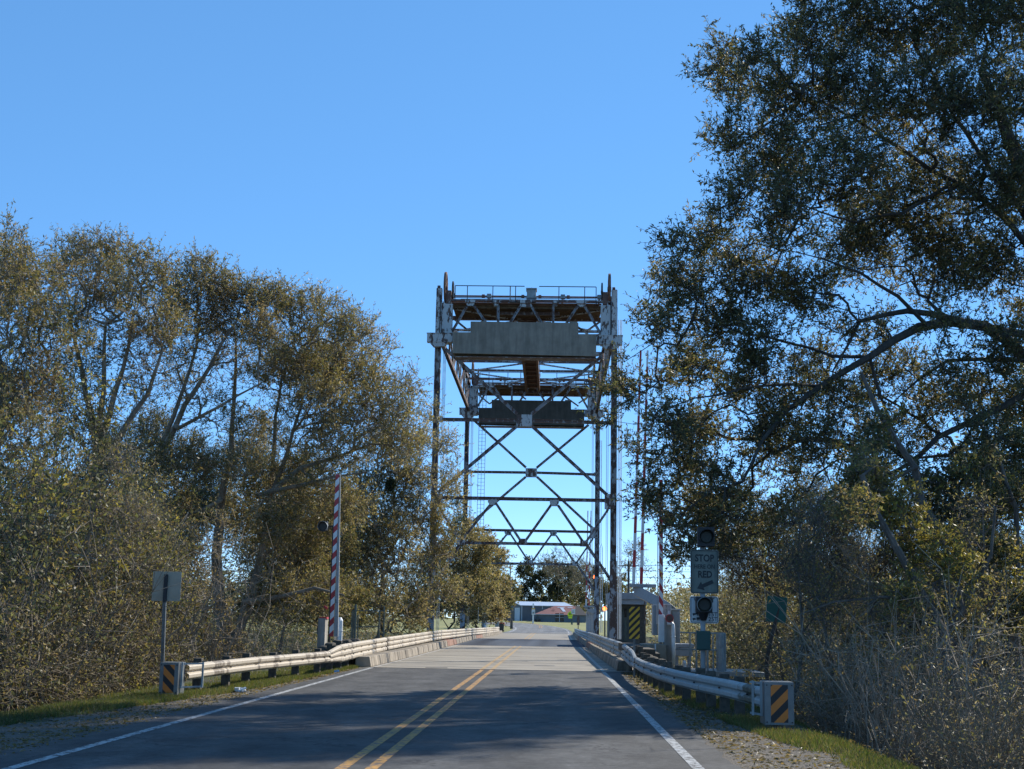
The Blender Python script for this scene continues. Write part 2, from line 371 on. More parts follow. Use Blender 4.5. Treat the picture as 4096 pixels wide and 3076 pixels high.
def grid_mesh(name, X, Y, Z, mats, midx=None):
    ny, nx = X.shape; v = np.stack([X, Y, Z], -1).reshape(-1, 3)
    i = np.arange(nx*ny).reshape(ny, nx); f = np.stack([i[:-1, :-1], i[:-1, 1:], i[1:, 1:], i[1:, :-1]], -1).reshape(-1, 4)
    me = bpy.data.meshes.new(name); me.from_pydata(v.tolist(), [], f.tolist())
    for m_ in mats: me.materials.append(M[m_])
    if midx is not None: me.polygons.foreach_set('material_index', midx)
    me.polygons.foreach_set('use_smooth', [True]*len(f)); o = bpy.data.objects.new(name, me); C.objects.link(o); return o
yc = (Y[:-1, :-1]).reshape(-1)
g = grid_mesh('ground', X, Y, Z, ['soil', 'lawn'], (yc > 150).astype(int)); tag(g, kind='structure')
mb = MB(); mb.box(-300, 300, 72, 122, -4.9, -4.2); tag(mb.build('water', 'water'), kind='structure')

def ribbon(name, pl, pr, mat, kind='structure', dz=0., edge=0., label=None):
    """strip between left and right polylines"""
    mb = MB()
    for i in range(len(pl)-1):
        mb.face([(pl[i][0], pl[i][1], pl[i][2]+dz), (pr[i][0], pr[i][1], pr[i][2]+dz), (pr[i+1][0], pr[i+1][1], pr[i+1][2]+dz), (pl[i+1][0], pl[i+1][1], pl[i+1][2]+dz)])
    o = mb.build(name, mat); tag(o, kind=kind); return o
def xedge(y, lo, hi, amp, seed):
    return float(np.interp(y, [p[0] for p in lo], [p[1] for p in lo])) + amp*(math.sin(y*3.1+seed)+.6*math.sin(y*7.7+2*seed)+.4*math.sin(y*17+seed))
yy = np.concatenate([np.arange(-12, 43.2, .25), [43.3]])
aL = [(xedge(y, [(-12, -6.35), (20, -6.1), (30, -5.95), (44, -5.75)], 0, .04, 1), y, 0) for y in yy]
aR = [(xedge(y, [(-12, 2.1), (20, 2.08), (30, 2.0), (44, 2.2)], 0, .03, 4), y, 0) for y in yy]
ribbon('road', aL, aR, 'asphalt')
# gravel shoulders
gL = [(xedge(y, [(-12, -8.0), (18, -7.6), (24, -7.0), (30, -6.35), (36, -6.1), (44, -5.9)], 0, .12, 2), y, -.009) for y in yy]
ribbon('gravel_shoulder', gL, [(a[0]+.3, a[1], -.009) for a in aL], 'gravel')
gR = [(xedge(y, [(-12, 3.5), (17, 3.5), (20, 3.1), (24, 2.75), (30, 2.35), (36, 2.3), (44, 2.4)], 0, .1, 5), y, -.009) for y in yy]
ribbon('gravel_shoulder', [(a[0]-.3, a[1], -.009) for a in aR], gR, 'gravel')
# deck slabs
mb = MB()
mb.box(-6.35, 2.95, 43.3, 81.2, -.55, 0); tag(mb.build('bridge_deck', 'deck'), kind='structure')
mb = MB(); mb.box(-6.35, 2.95, 109.2, 154.8, -.55, 0); tag(mb.build('bridge_deck', 'deck'), kind='structure')
mb = MB(); mb.box(-6.3, 2.9, 81.24, 109.16, -.4, -.001); tag(mb.build('steel_grid_deck', 'grid'), kind='structure')
mb = MB()
for y in (43.3, 81.22, 109.18, 154.8): mb.box(-5.6, 2.1, y-.07, y+.07, .0005, .006)
tag(mb.build('expansion_joint', 'dark'), kind='structure')
mb = MB()                                              # joint seams and small metal plates in the deck
for y, x0, x1 in ((50.5, -5.6, 2.1), (58, -5.6, 2.1), (65.8, -5.6, 2.1), (73.5, -5.6, 2.1)): mb.box(x0, x1, y-.03, y+.03, .0003, .003)
for y, x in ((47.8, -.2), (44.1, -3.6), (52.5, -1.2)): mb.box(x-.35, x+.35, y-.12, y+.12, .0003, .005)
tag(mb.build('deck_seam', 'dark'), kind='structure')
# piers under deck
mb = MB()
for y in (52, 66, 79.5, 111, 125, 140):
    mb.box(-6.6, 3.2, y-.45, y+.45, -1.2, -.56)
    for x in (-5.6, -1.7, 2.3): mb.box(x-.3, x+.3, y-.3, y+.3, -6, -1.19)
tag(mb.build('bridge_pier', 'conc'), kind='structure')
# far road that bends away to the left
def fpl(pts): return [gfar(*f3(*p)) for p in pts]
R_ = fpl([(1540, 838), (1525, 825), (1508, 800), (1480, 782), (1440, 770), (1350, 752), (1250, 738), (1150, 728), (950, 714), (800, 711), (700, 710)])
L_ = fpl([(850, 820), (880, 813), (935, 802), (972, 788), (985, 775), (978, 763), (960, 755), (938, 750), (900, 744), (820, 735), (700, 729)])
R_[0].y = L_[0].y = 154.9; L_[0].x = -5.7; R_[0].x = 2.7
def outset(pts, d):
    o = []
    for i, p in enumerate(pts):
        t = (pts[min(i+1, len(pts)-1)]-pts[max(i-1, 0)]); t.z = 0; t.normalize(); o.append(p+Vector((t.y, -t.x, 0))*d)
    return o
def densify(pts, n=6):
    o = []
    for i in range(len(pts)-1):
        p0, p1, p2, p3 = pts[max(i-1, 0)], pts[i], pts[i+1], pts[min(i+2, len(pts)-1)]
        for k in range(n):
            t = k/n; o.append(.5*((2*p1)+(p2-p0)*t+(2*p0-5*p1+4*p2-p3)*t*t+(3*p1-p0-3*p2+p3)*t*t*t))
    o.append(pts[-1]); return o
Rd, Ld = densify(R_), densify(L_)
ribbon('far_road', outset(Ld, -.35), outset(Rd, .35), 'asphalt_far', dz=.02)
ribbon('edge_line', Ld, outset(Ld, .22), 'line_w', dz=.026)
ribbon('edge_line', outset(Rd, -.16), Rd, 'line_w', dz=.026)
cy = fpl([(1040, 838), (1080, 822), (1130, 808), (1180, 795), (1215, 783), (1228, 772), (1215, 765)])
cy = [Vector((-1.85, 154.9, 0)), Vector((-1.7, 170, 0)), Vector((-1.55, 190, .2)), Vector((-1.6, 218, .45)), Vector((-2.3, 240, .64)), Vector((-4.2, 262, .83)), Vector((-7, 280, .98))]
cd = densify(cy)
ribbon('centre_line', outset(cd, -.22), outset(cd, -.08), 'line_y', dz=.026); ribbon('centre_line', outset(cd, .1), outset(cd, .24), 'line_y', dz=.026)
def lstrip(name, pts, w_, mat, z=.004):
    ribbon(name, [(x-w_/2, y, z) for x, y in pts], [(x+w_/2, y, z) for x, y in pts], mat)
def yl(a, b_, x0, x1, n=60): return [(x0+(x1-x0)*t/n, a+(b_-a)*t/n) for t in range(n+1)]
lstrip('centre_line', yl(-10, 43.1, -1.90, -1.80), .125, 'line_y'); lstrip('centre_line', yl(-10, 43.1, -2.22, -2.10), .125, 'line_y')
lstrip('edge_line', yl(-10, 43.1, 1.60, 1.64), .13, 'line_w'); lstrip('edge_line', yl(-10, 43.1, -5.32, -5.52), .13, 'line_w')
for xa in (-1.80, -2.12): lstrip('centre_line', yl(43.5, 81.1, xa, xa+.06), .12, 'worn_y', .0065); lstrip('centre_line', yl(109.4, 154.7, xa+.08, xa+.04), .12, 'worn_y', .0065)
lstrip('edge_line', yl(43.5, 81.1, 1.66, 1.68), .12, 'worn_w', .0065); lstrip('edge_line', yl(43.5, 81.1, -5.5, -5.35), .1, 'worn_w', .0065)
lstrip('edge_line', yl(109.4, 154.7, 1.68, 1.9), .12, 'worn_w', .0065)

# kerbs
def kerb(pts, side, zt):
    mats = ['kerb', 'kerb_red']; mb = MB(); L = .5
    for i in range(len(pts)-1):
        (x0, y0), (x1, y1) = pts[i], pts[i+1]; n = max(1, int((y1-y0)/2.4)); 
        for k in range(n):
            a = k/n; b_ = (k+1)/n-.012; xa, ya, xb, yb = x0+(x1-x0)*a, y0+(y1-y0)*a, x0+(x1-x0)*b_, y0+(y1-y0)*b_
            red = 1 if (75 < ya < 82 or 105 < ya < 112) else 0
            o_ = side*L; c_ = side*.06
            mb.hull8([(xa, ya, 0.002), (xb, yb, 0.002), (xb+o_, yb, 0.002), (xa+o_, ya, 0.002), (xa+c_, ya, zt), (xb+c_, yb, zt), (xb+o_, yb, zt), (xa+o_, ya, zt)], red)
    return mb.build('kerb', mats, bevel=.02)
tag(kerb([(-5.62, 43.6), (-5.52, 56), (-5.68, 77), (-5.62, 81)], -1, .32), 'pale stained concrete kerb blocks under the sunlit rail on the left', 'kerb')
tag(kerb([(-5.62, 81.3), (-5.66, 108.9), (-5.4, 125), (-5.2, 150)], -1, .30), 'far left concrete kerb beside the steel grid deck', 'kerb')
tag(kerb([(2.1, 44.2), (2.06, 56), (2.1, 81)], 1, .30), 'shaded concrete kerb under the right bridge rail', 'kerb')
tag(kerb([(2.1, 81.3), (2.15, 118), (2.35, 150)], 1, .30), 'far right concrete kerb beyond the lift span', 'kerb')

# ================================================================== GUARDRAILS
def prof(n, h):     # corrugated profile, n humps, height h, returns (offset towards road, z)
    pts = []
    for i in range(n):
        z0 = h*i/n; s_ = h/n
        pts += [(.028, z0+.01*s_), (.034, z0+.08*s_), (.072, z0+.22*s_), (.082, z0+.32*s_), (.084, z0+.66*s_), (.072, z0+.80*s_), (.034, z0+.93*s_)]
    pts.append((0., h*.995)); return pts
def railmesh(path, side, n, t=.004, ntop=None):
    """path: (x_face, y, z_top, height); side +1: road lies towards +x"""
    mb = MB(); pf = prof(n, 1.0); rows = []
    for (x, y, zt, h) in path: rows.append([(x+side*(p[0]-.082), y, zt-h+p[1]*h) for p in pf])
    back = [[(p[0]-side*t, p[1], p[2]) for p in r] for r in rows]
    m_ = len(pf)
    for A_ in (rows, back):
        for i in range(len(rows)-1):
            for j in range(m_-1): mb.face([A_[i][j], A_[i+1][j], A_[i+1][j+1], A_[i][j+1]])
    for i in range(len(rows)-1):
        for j in (0, m_-1): mb.face([rows[i][j], rows[i+1][j], back[i+1][j], back[i][j]])
    for i in (0, len(rows)-1):
        for j in range(m_-1): mb.face([rows[i][j], rows[i][j+1], back[i][j+1], back[i][j]])
    return mb
def ipath(ctrl, a, b_, step=.4):
    ys_ = np.arange(a, b_+1e-6, step); ys_[-1] = b_
    c_ = np.array(ctrl); return [(float(np.interp(y, c_[:, 1], c_[:, 0])), float(y), float(np.interp(y, c_[:, 1], c_[:, 2]))) for y in ys_]
def fx(ctrl, y): c_ = np.array(ctrl); return float(np.interp(y, c_[:, 1], c_[:, 0])), float(np.interp(y, c_[:, 1], c_[:, 2]))
LC = [(-7.08, 26.7, .58), (-6.98, 28.5, .59), (-6.72, 32, .60), (-6.35, 35.5, .60), (-6.02, 38, .61), (-5.98, 39.8, .75), (-6.02, 44, .78), (-6.08, 52, .81), (-5.95, 74, .89), (-5.75, 95, .85), (-5.45, 125, .76), (-5.25, 142, .72)]
RC = [(3.28, 21.6, .585), (3.02, 24, .60), (2.75, 26, .60), (2.5, 28.3, .60), (2.33, 31, .60), (2.24, 35, .60), (2.26, 38, .61), (2.28, 39.8, .75), (2.3, 46, .86), (2.15, 75, .89), (2.2, 110, .80), (2.4, 142, .72)]
def approach_rail(ctrl, side, y0, yt, y1, posts, mat, label, panel):
    root = thing('guardrail', (ctrl[0][0], y0, 0), label, 'guardrail')
    P = [(x, y, z, .31) for x, y, z in ipath(ctrl, y0, yt)]
    def bolts(mb, ya, yb, ks):
        h = .31 if len(ks) == 1 else .51
        for y in np.arange(ya, yb, 1.9):
            x, z = fx(ctrl, y)
            for k in ks: mb.tube([(x+side*.006, y, z-h*k), (x-side*.03, y, z-h*k)], .016, 6, 1)
        return mb
    bolts(railmesh(P, side, 2), y0+.9, yt, (.5,)).build('rail', [mat, 'dark'], root)
    # transition piece widening to three ridges
    P = []
    for x, y, z in ipath(ctrl, yt+.03, yt+2.1, .3): t = (y-yt)/2.1; P.append((x, y, z, .31+.2*t))
    railmesh(P, side, 3).build('transition_rail', mat, root)
    P = [(x, y, z, .51) for x, y, z in ipath(ctrl, yt+2.13, y1, .5)]
    bolts(railmesh(P, side, 3), yt+2.5, y1, (.33, .67)).build('rail', [mat, 'dark'], root)
    for y in posts:
        x, z = fx(ctrl, y); mb = MB(); cx = x-side*.30
        mb.box(cx-.085, cx+.085, y-.085, y+.085, -.6, z+.07+random.uniform(-.02, .03)); mb.box(cx+side*.09-.07*0-(.0), cx+side*.2, y-.07, y+.07, z-.30, z+.01) if side > 0 else mb.box(cx-.2, cx-.09, y-.07, y+.07, z-.30, z+.01)
        mb.build('post', 'post_wood', root, bevel=.012)
    # end cap with striped marker
    x0, x1, yp, z0, z1 = panel; mb = MB()
    mb.box(x0, x1, yp, yp+.02, z0, z1); mb.box(x0, x1, yp+.02, yp+.5, z1-.02, z1+.008)
    mb.box(x0, x0+.012, yp+.02, yp+.5, z0, z1-.02); mb.box(x1-.012, x1, yp+.02, yp+.5, z0, z1-.02)
    for bx in (x0+.03, x1-.03):
        for bz in (z0+.04, z1-.04): mb.tube([(bx, yp-.01, bz), (bx, yp+.002, bz)], .012, 6, 1)
    cap = mb.build('end_cap', ['galv', 'dark'], root)
    wi = (x1-x0)*.59; cx = (x0+x1)/2-(x1-x0)*.0; mb = MB()
    stripes(mb, cx-wi/2, cx+wi/2, z0+.035, z1-.035, yp-.004, .003, .285, 1.0 if side < 0 else -1.0, .07, .52)
    sub(mb, 'striped_marker', ['orange', 'black'], cap)
    mb = MB(); cx = (x0+x1)/2; mb.box(cx-.02 if side > 0 else cx+.02, (x0+.06) if side > 0 else x1-.02, yp+.12, yp+.3, -.5, z1-.05); mb.box(x0+.03, x1-.03, yp+.2, yp+.34, -.5, z0+.2)
    mb.build('post', 'galv', root)
    mb = MB(); s_ = side; xa = (x1 if s_ > 0 else x0); xb = xa+s_*(.26 if s_ > 0 else .06)      # square tube frame that ties the cap to the rail
    zt = z1-.02
    for xx in (xa+s_*.03, xb+s_*.08):
        mb.beam((xx, yp+.12+abs(xx-xa)*1.2, z0+.12), (xx, yp+.12+abs(xx-xa)*1.2, zt+.03), .035)
    mb.beam((xa+s_*.03, yp+.16, zt), (xb+s_*.08, yp+.53, zt), .03); mb.beam((xa+s_*.03, yp+.16, z0+.14), (xb+s_*.08, yp+.53, z0+.14), .03)
    mb.build('frame', 'machine', root)
    return root
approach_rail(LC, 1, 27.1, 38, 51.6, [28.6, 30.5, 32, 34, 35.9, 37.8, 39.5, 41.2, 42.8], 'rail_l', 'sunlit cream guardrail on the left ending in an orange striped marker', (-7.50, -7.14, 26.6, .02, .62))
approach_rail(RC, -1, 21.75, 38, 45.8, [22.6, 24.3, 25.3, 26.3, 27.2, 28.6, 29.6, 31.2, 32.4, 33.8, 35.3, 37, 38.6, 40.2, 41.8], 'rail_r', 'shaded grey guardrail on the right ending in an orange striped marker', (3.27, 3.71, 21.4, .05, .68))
def bridge_rail(ctrl, side, cuts, mat, label):
    root = thing('bridge_rail', (ctrl[0][0], cuts[0], 0), label, 'guardrail')
    for a, b_ in zip(cuts, cuts[1:]):
        P = [(x+side*.0, y, z, .51) for x, y, z in ipath(ctrl, a+.12, b_, 1.)]
        railmesh(P, side, 3).build('rail', mat, root)
    y = cuts[0]+1
    while y < cuts[-1]:
        x, z = fx(ctrl, y); mb = MB(); cx = x-side*.2; mb.box(cx-.08, cx+.08, y-.07, y+.07, .28, z-.03); mb.build('post', 'steel_rusty', root); y += 3.2
    return root
bridge_rail(LC, 1, [51.8, 73.8, 97, 119, 142], 'rail_l', 'sunlit three ridge steel rail along the left edge of the bridge deck')
bridge_rail(RC, -1, [46, 75, 97, 119, 142], 'rail_r', 'shaded three ridge steel rail along the right edge of the bridge deck')

# round timber piles bundled behind the rails
for i, (px, py, r_) in enumerate([(1562, 2613, .15)]): pass
def pile(p, r_, label, grp):
    mb = MB(); n = 10
    mb.tube([(p[0], p[1], -2.5), (p[0], p[1], p[2]-.12), (p[0], p[1], p[2]-.03), (p[0], p[1], p[2])], [r_, r_, r_*.85, r_*.4], 10)
    o = mb.build('timber_pile', 'post_wood', smooth=True); o.location = (0, 0, 0); tag(o, label, 'pile', grp)
K9 = .1806
def t9(x, y, Y): return at(1250+x*K9, 2350+y*K9, Y)      # crop round the left gate
for i, (x, y, Y_) in enumerate([(255, 1290, 41.2), (405, 1215, 42.6), (545, 1160, 44.0), (655, 1155, 45), (765, 1145, 46), (870, 1135, 47), (975, 1130, 48)]):
    pile(t9(x, y, Y_), .2 if i < 2 else .17, 'round dark timber pile head in the row behind the left guardrail', 'round pile heads behind the left guardrail')
KA = .21677
def t10(x, y, Y): return at(2580+x*KA, 2380+y*KA, Y)     # crop round the right gate
for i, (x, y, Y_) in enumerate([(270, 1175, 38.5), (120, 1130, 40), (30, 1090, 41.5)]):
    pile(t10(x, y, Y_), .22, 'round black timber pile head in the row behind the right guardrail', 'round pile heads behind the right guardrail')
KB = .2107
def t8(x, y, Y): return at(2380+x*KB, 2300+y*KB, Y)
# stepped concrete wing wall behind right rail
root = thing('wing_wall', t8(700, 1450, 44), 'dark mossy stepped wing wall behind the right guardrail bend', 'wall')
mb = MB()
for a, b_ in (((500, 1280), (900, 1400)), ((700, 1330), (980, 1480))):
    p0 = t8(a[0], a[1], 45.5); p1 = t8(b_[0], b_[1], 42); mb.beam(p0+Vector((.15, 0, -.12)), p1+Vector((.15, 0, -.12)), .5, .22, up=(0, 0, 1))
mb.build('coping', 'post_wood', root)
mb = MB(); p1 = t8(980, 1480, 42); mb.box(2.75, p1.x+.3, 41.5, 45, -2.5, .3); mb.build('wall_body', 'kerb', root)

# ================================================================== LIFT BRIDGE
D1, D2 = 81.0, 110.5
bridge = thing('lift_bridge', (-1.7, D1, 0), 'rusty white vertical lift bridge with two portal towers spanning the road', 'bridge')
bparts = []
def bp(mb, name, mat, **k): o = mb.build(name, mat, bridge, **k); bparts.append(o); return o
XL, XR, XC = -7.03, 3.62, -1.72
# posts
for x in (XL, XR):
    mb = MB(); mb.ibeam((x, D1, -1.2), (x, D1, 20.25), .36, .42, .05)
    mb.beam((x, D1-.23, -1.2), (x, D1-.23, 5.0), .42, .03); bp(mb, 'post', 'steel_post')
for x, s_ in ((XL, 1), (XR, -1)):
    mb = MB(); xa = x+s_*.52
    mb.box(xa-.31, xa+.31, D1-.22, D1+.22, 17.9, 20.36); 
    mb.box(x-.17, x+.17, D1-.26, D1-.215, 18, 21.3)
    bp(mb, 'plate_column', 'steel')
    mb = MB(); mb.box(x-.17, x+.17, D1-.2, D1+.2, 20.3, 21.35); mb.box(xa+s_*.05-.16, xa+s_*.05+.16, D1-.2, D1+.2, 20.4, 21.2); mb.tube([(x-.13, D1, 21.42), (x+.05, D1, 21.42)], .13, 10); bp(mb, 'bearing_pedestal', 'steel_rusty', bevel=.02)
def pz(x, y): p = t1(x, y); return Vector((p.x, D1, p.z))
def web(lst, wd, name='brace', mat='steel_brace', yo=0., dep=None):
    for a, b_ in lst:
        mb = MB(); pa, pb = pz(*a), pz(*b_); off = Vector((0, yo, 0)); mb.ibeam(pa+off, pb+off, wd, dep or wd*.8, .022, up=(0, 1, 0)); bp(mb, name, mat)
# head truss
mb = MB(); a, b_ = pz(350, 398), pz(1925, 412); mb.beam((a.x, D1, a.z), (b_.x, D1, b_.z), .12, .3, up=(0, 1, 0)); bp(mb, 'top_chord', 'steel_rusty')
mb = MB(); a, b_ = pz(355, 800), pz(1830, 815); mb.beam((a.x, D1, a.z), (b_.x, D1, b_.z), .22, .25, up=(0, 1, 0)); bp(mb, 'lower_chord', 'steel_rusty')
web([((520, 440), (352, 725)), ((575, 440), (818, 790)), ((1040, 450), (830, 790)), ((1142, 450), (1350, 800)), ((1605, 445), (1370, 800)), ((1665, 445), (1845, 760)), ((818, 430), (818, 640)), ((1358, 430), (1358, 640))], .15)
def gusset(cx, cy, w_, h_, yo=-.14, mat='steel', shape=0):
    a = pz(cx-w_/2, cy-h_/2); b_ = pz(cx+w_/2, cy+h_/2); mb = MB(); x0, x1, z1, z0 = a.x, b_.x, a.z, b_.z; c_ = .28
    if shape == 1: poly = [(x0, z1), (x1, z1), (x1, z1-(z1-z0)*.45), (x1-(x1-x0)*.22, z0), (x0+(x1-x0)*.22, z0), (x0, z1-(z1-z0)*.45)]
    elif shape == 2: poly = [(x0+(x1-x0)*.22, z1), (x1-(x1-x0)*.22, z1), (x1, z0+(z1-z0)*.45), (x1, z0), (x0, z0), (x0, z0+(z1-z0)*.45)]
    else: poly = [(x0, z0), (x1, z0), (x1, z1), (x0, z1)]
    mb.prism(poly, D1+yo-.012, D1+yo+.012); mb.prism(poly, D1-yo-.012, D1-yo+.012); bp(mb, 'gusset_plate', mat)
gusset(545, 425, 95, 60, shape=1); gusset(1090, 430, 112, 72); gusset(1635, 432, 95, 65, shape=1); gusset(800, 425, 70, 55, shape=1); gusset(1380, 428, 60, 50, shape=1)
# far face of the head and cross bracing between the faces
for (a, b_) in (((360, 560), (530, 700)), ((530, 700), (750, 540)), ((870, 540), (1010, 640)), ((1215, 620), (1330, 540)), ((1440, 545), (1700, 730)), ((1700, 690), (1830, 600))):
    pa, pb = t1(*a, 84.2), t1(*b_, 84.2); mb = MB(); mb.ibeam(pa, pb, .12, .1, .02); bp(mb, 'rear_brace', 'steel')
mb = MB(); mb.box(XL+.3, XR-.3, 84.05, 84.3, 20.1, 20.34); bp(mb, 'rear_chord', 'steel_rusty')
# machinery platform
mb = MB(); mb.box(-6.25, 2.85, D1+.2, D1+3.1, 20.36, 20.42)
for k in range(9): mb.box(-6.2, 2.8, D1+.32+k*.33, D1+.40+k*.33, 20.22, 20.355)
bp(mb, 'platform', 'wood_under')
mb = MB(); a, b_ = pz(820, 455), pz(1420, 500); mb.box(a.x, b_.x, D1+1.0, D1+1.1, b_.z-.05, 20.2); bp(mb, 'floor_beam', 'steel_rusty')
mb = MB(); mb.box(-6.25, 2.85, D1-.2, D1+.2, 20.43, 20.47); bp(mb, 'platform_kerb', 'rust')
# railing
def railing(y, xa, xb, xs_, gaps, h=1.05, base=20.46, mid=.3):
    mb = MB()
    for x in xs_: mb.tube([(x, y, base), (x, y, base+h)], .028, 6)
    for a, b_ in gaps: mb.tube([(a, y, base+h), (b_, y, base+h)], .028, 6)
    mb.tube([(xa, y, base+mid), (xb, y, base+mid)], .022, 6)
    return mb
rx = lambda v: t1(v, 300).x
bp(railing(D1-.15, rx(397), rx(1780), [rx(v) for v in (397, 517, 767, 990, 1415, 1668, 1780)], [(rx(397), rx(1078)), (rx(1220), rx(1780))]), 'railing', 'dark')
bp(railing(D1+3.0, rx(330), rx(1870), [rx(v) for v in (420, 545, 805, 1395, 1640, 1800)], [(rx(420), rx(1800))], h=.95, mid=.4), 'railing', 'dark')
mb = MB(); mb.tube([(rx(345), D1+.35, 20.98), (rx(1860), D1+.35, 20.98)], .06, 8)
for v in (670, 1060, 1228, 1508): mb.tube([(rx(v)-.09, D1+.35, 20.98), (rx(v)+.09, D1+.35, 20.98)], .12, 10)
bp(mb, 'drive_shaft', 'rust', smooth=False)
for v in (368, 728, 1455, 1815):
    mb = MB(); x = rx(v); mb.box(x-.14, x+.14, D1+.2, D1+.5, 20.86, 21.12); mb.beam((x-.06, D1+.35, 20.44), (x, D1+.35, 20.9), .11, .1); bp(mb, 'shaft_bearing', 'machine', bevel=.02)
mb = MB(); x = rx(1145); mb.box(x-.28, x+.28, D1+.1, D1+.9, 20.5, 21.40); mb.box(x-.33, x+.33, D1+.05, D1+.95, 21.40, 21.47); mb.box(x-.31, x+.31, D1+.08, D1+.92, 20.88, 20.94); mb.tube([(x, D1+.4, 21.47), (x, D1+.4, 21.57)], .03, 6); bp(mb, 'gear_box', 'machine', bevel=.015)
mb = MB(); x = rx(1000); mb.box(x-.4, x+.3, D1+.1, D1+.6, 20.5, 20.6); mb.tube([(x-.35, D1+.35, 20.66), (x-.02, D1+.35, 20.66)], .1, 8); mb.box(x+.0, x+.27, D1+.2, D1+.5, 20.6, 20.78); bp(mb, 'motor', 'machine')
mb = MB(); x = rx(880); mb.box(x-.2, x+.22, D1+.1, D1+.5, 20.6, 20.72); mb.box(x-.1, x-.06, D1+.2, D1+.24, 20.46, 20.6); x = rx(778); mb.box(x-.15, x+.15, D1+.1, D1+.4, 20.48, 20.62); bp(mb, 'brake_box', 'rust')
mb = MB(); x = rx(935); mb.box(x-.035, x+.035, D1+.3, D1+.37, 20.46, 21.62); bp(mb, 'pole', 'grey_paint')
mb = MB(); mb.box(rx(375), rx(1800), D1+.22, D1+1.7, 20.425, 20.455); bp(mb, 'machine_floor', 'rust')
# sheaves
def sheave(x, y, z, R, wd, spokes, name, mat):
    mb = MB(); n = 36
    for r0, r1, w_ in ((R*.86, R, wd),):
        for i in range(n):
            a0, a1 = 2*math.pi*i/n, 2*math.pi*(i+1)/n
            pts = []
            for s_ in (-w_/2, w_/2):
                for (aa, rr) in ((a0, r0), (a1, r0), (a1, r1), (a0, r1)): pts.append((x+s_, y+rr*math.cos(aa), z+rr*math.sin(aa)))
            mb.hull8(pts)
    for i in range(spokes):
        a = 2*math.pi*i/spokes; mb.beam((x, y, z), (x, y+R*.9*math.cos(a), z+R*.9*math.sin(a)), wd*.6, R*.1, up=(1, 0, 0))
    mb.tube([(x-wd*.9, y, z), (x+wd*.9, y, z)], R*.16, 10); bp(mb, name, mat)
for s_, x in ((1, XL+.35), (-1, XR-.30)):
    sheave(x, D1+.3, 21.48, .97, .13, 8, 'sheave', 'rust')
    sheave(x+s_*.45, D1+.3, 21.30, .58, .08, 6, 'gear_wheel', 'dark')
# counterweight guide brackets
for (x0_, x1_) in ((130, 376), (1782, 2033)):
    a, b_ = pz(x0_, 745 if x0_ < 500 else 768), pz(x1_, 830 if x0_ < 500 else 855)
    mb = MB(); mb.box(a.x, b_.x, D1-.75, D1-.3, b_.z, a.z); c_ = (a.x+b_.x)/2+(-.08 if x0_ < 500 else .08); mb.prism([(c_-.55, b_.z), (c_+.55, b_.z), (c_+.35, b_.z-.25), (c_-.3, b_.z-.28)], D1-.7, D1-.32)
    mb.box(a.x-.03, b_.x+.03, D1-.78, D1-.27, a.z, a.z+.04); bp(mb, 'guide_bracket', 'steel')
# cross bracing of the portal
U = 1475; V = 2851
web([((300, 875), (1005, 1512)), ((1838, 945), (1145, 1515)), ((1000, U+160), (225, U+812)), ((1150, U+158), (1905, U+850))], .19, 'diagonal_brace')
web([((215, U+92), (1000, U+102)), ((1150, U+104), (1945, U+128))], .20, 'strut', 'steel_rusty')
web([((215, U+860), (1915, U+890))], .2, 'strut', 'steel_rusty')
web([((745, U+925), (450, U+1290)), ((795, U+915), (1035, U+1280)), ((1340, U+930), (1090, U+1280)), ((1405, U+935), (1665, U+1315))], .15)
web([((450, U+1303), (1680, U+1325))], .17, 'strut')
web([((240, U+965), (445, U+1290)), ((1900, U+975), (1680, U+1300))], .14)
web([((440, U+1315), (150, V+420)), ((1690, U+1330), (1950, V+330))], .17, 'knee_brace')
gusset(1075, U+105, 150, 118); gusset(762, U+908, 90, 55, shape=1); gusset(1370, U+915, 90, 60, shape=1)
gusset(1060, U+1288, 84, 48, shape=2); gusset(450, U+1295, 80, 60); gusset(1662, U+1312, 76, 60)
gusset(215, U+885, 110, 130); gusset(1915, U+900, 100, 150)
gusset(240, U+88, 60, 50); gusset(1935, U+125, 50, 50)
# cables and conduits
def cables(xs_, z0, z1, r_, mat='dark', yo=0., name='cable'):
    for x in xs_:
        mb = MB(); mb.tube([(x, D1+yo, z0), (x, D1+yo, z1)], r_, 5); bp(mb, name, mat)
cables([XL+.33, XL+.40, XL+.47], .3, 20.9, .016, 'machine', .1)
cables([XR-.33, XR-.42], .3, 20.9, .016, 'machine', .1)
cables([XL+.09], 18.0, 20.9, .03, 'dark', -.3, 'counterweight_cable'); cables([XR-.22], 18.0, 20.9, .03, 'dark', -.3, 'counterweight_cable')
n_front = len(bparts)
front = list(bparts)
for o in front:                                     # the second tower, same parts
    c_ = o.copy(); C.objects.link(c_); c_.parent = bridge; c_.location = o.location+Vector((0, D2-D1, 0))
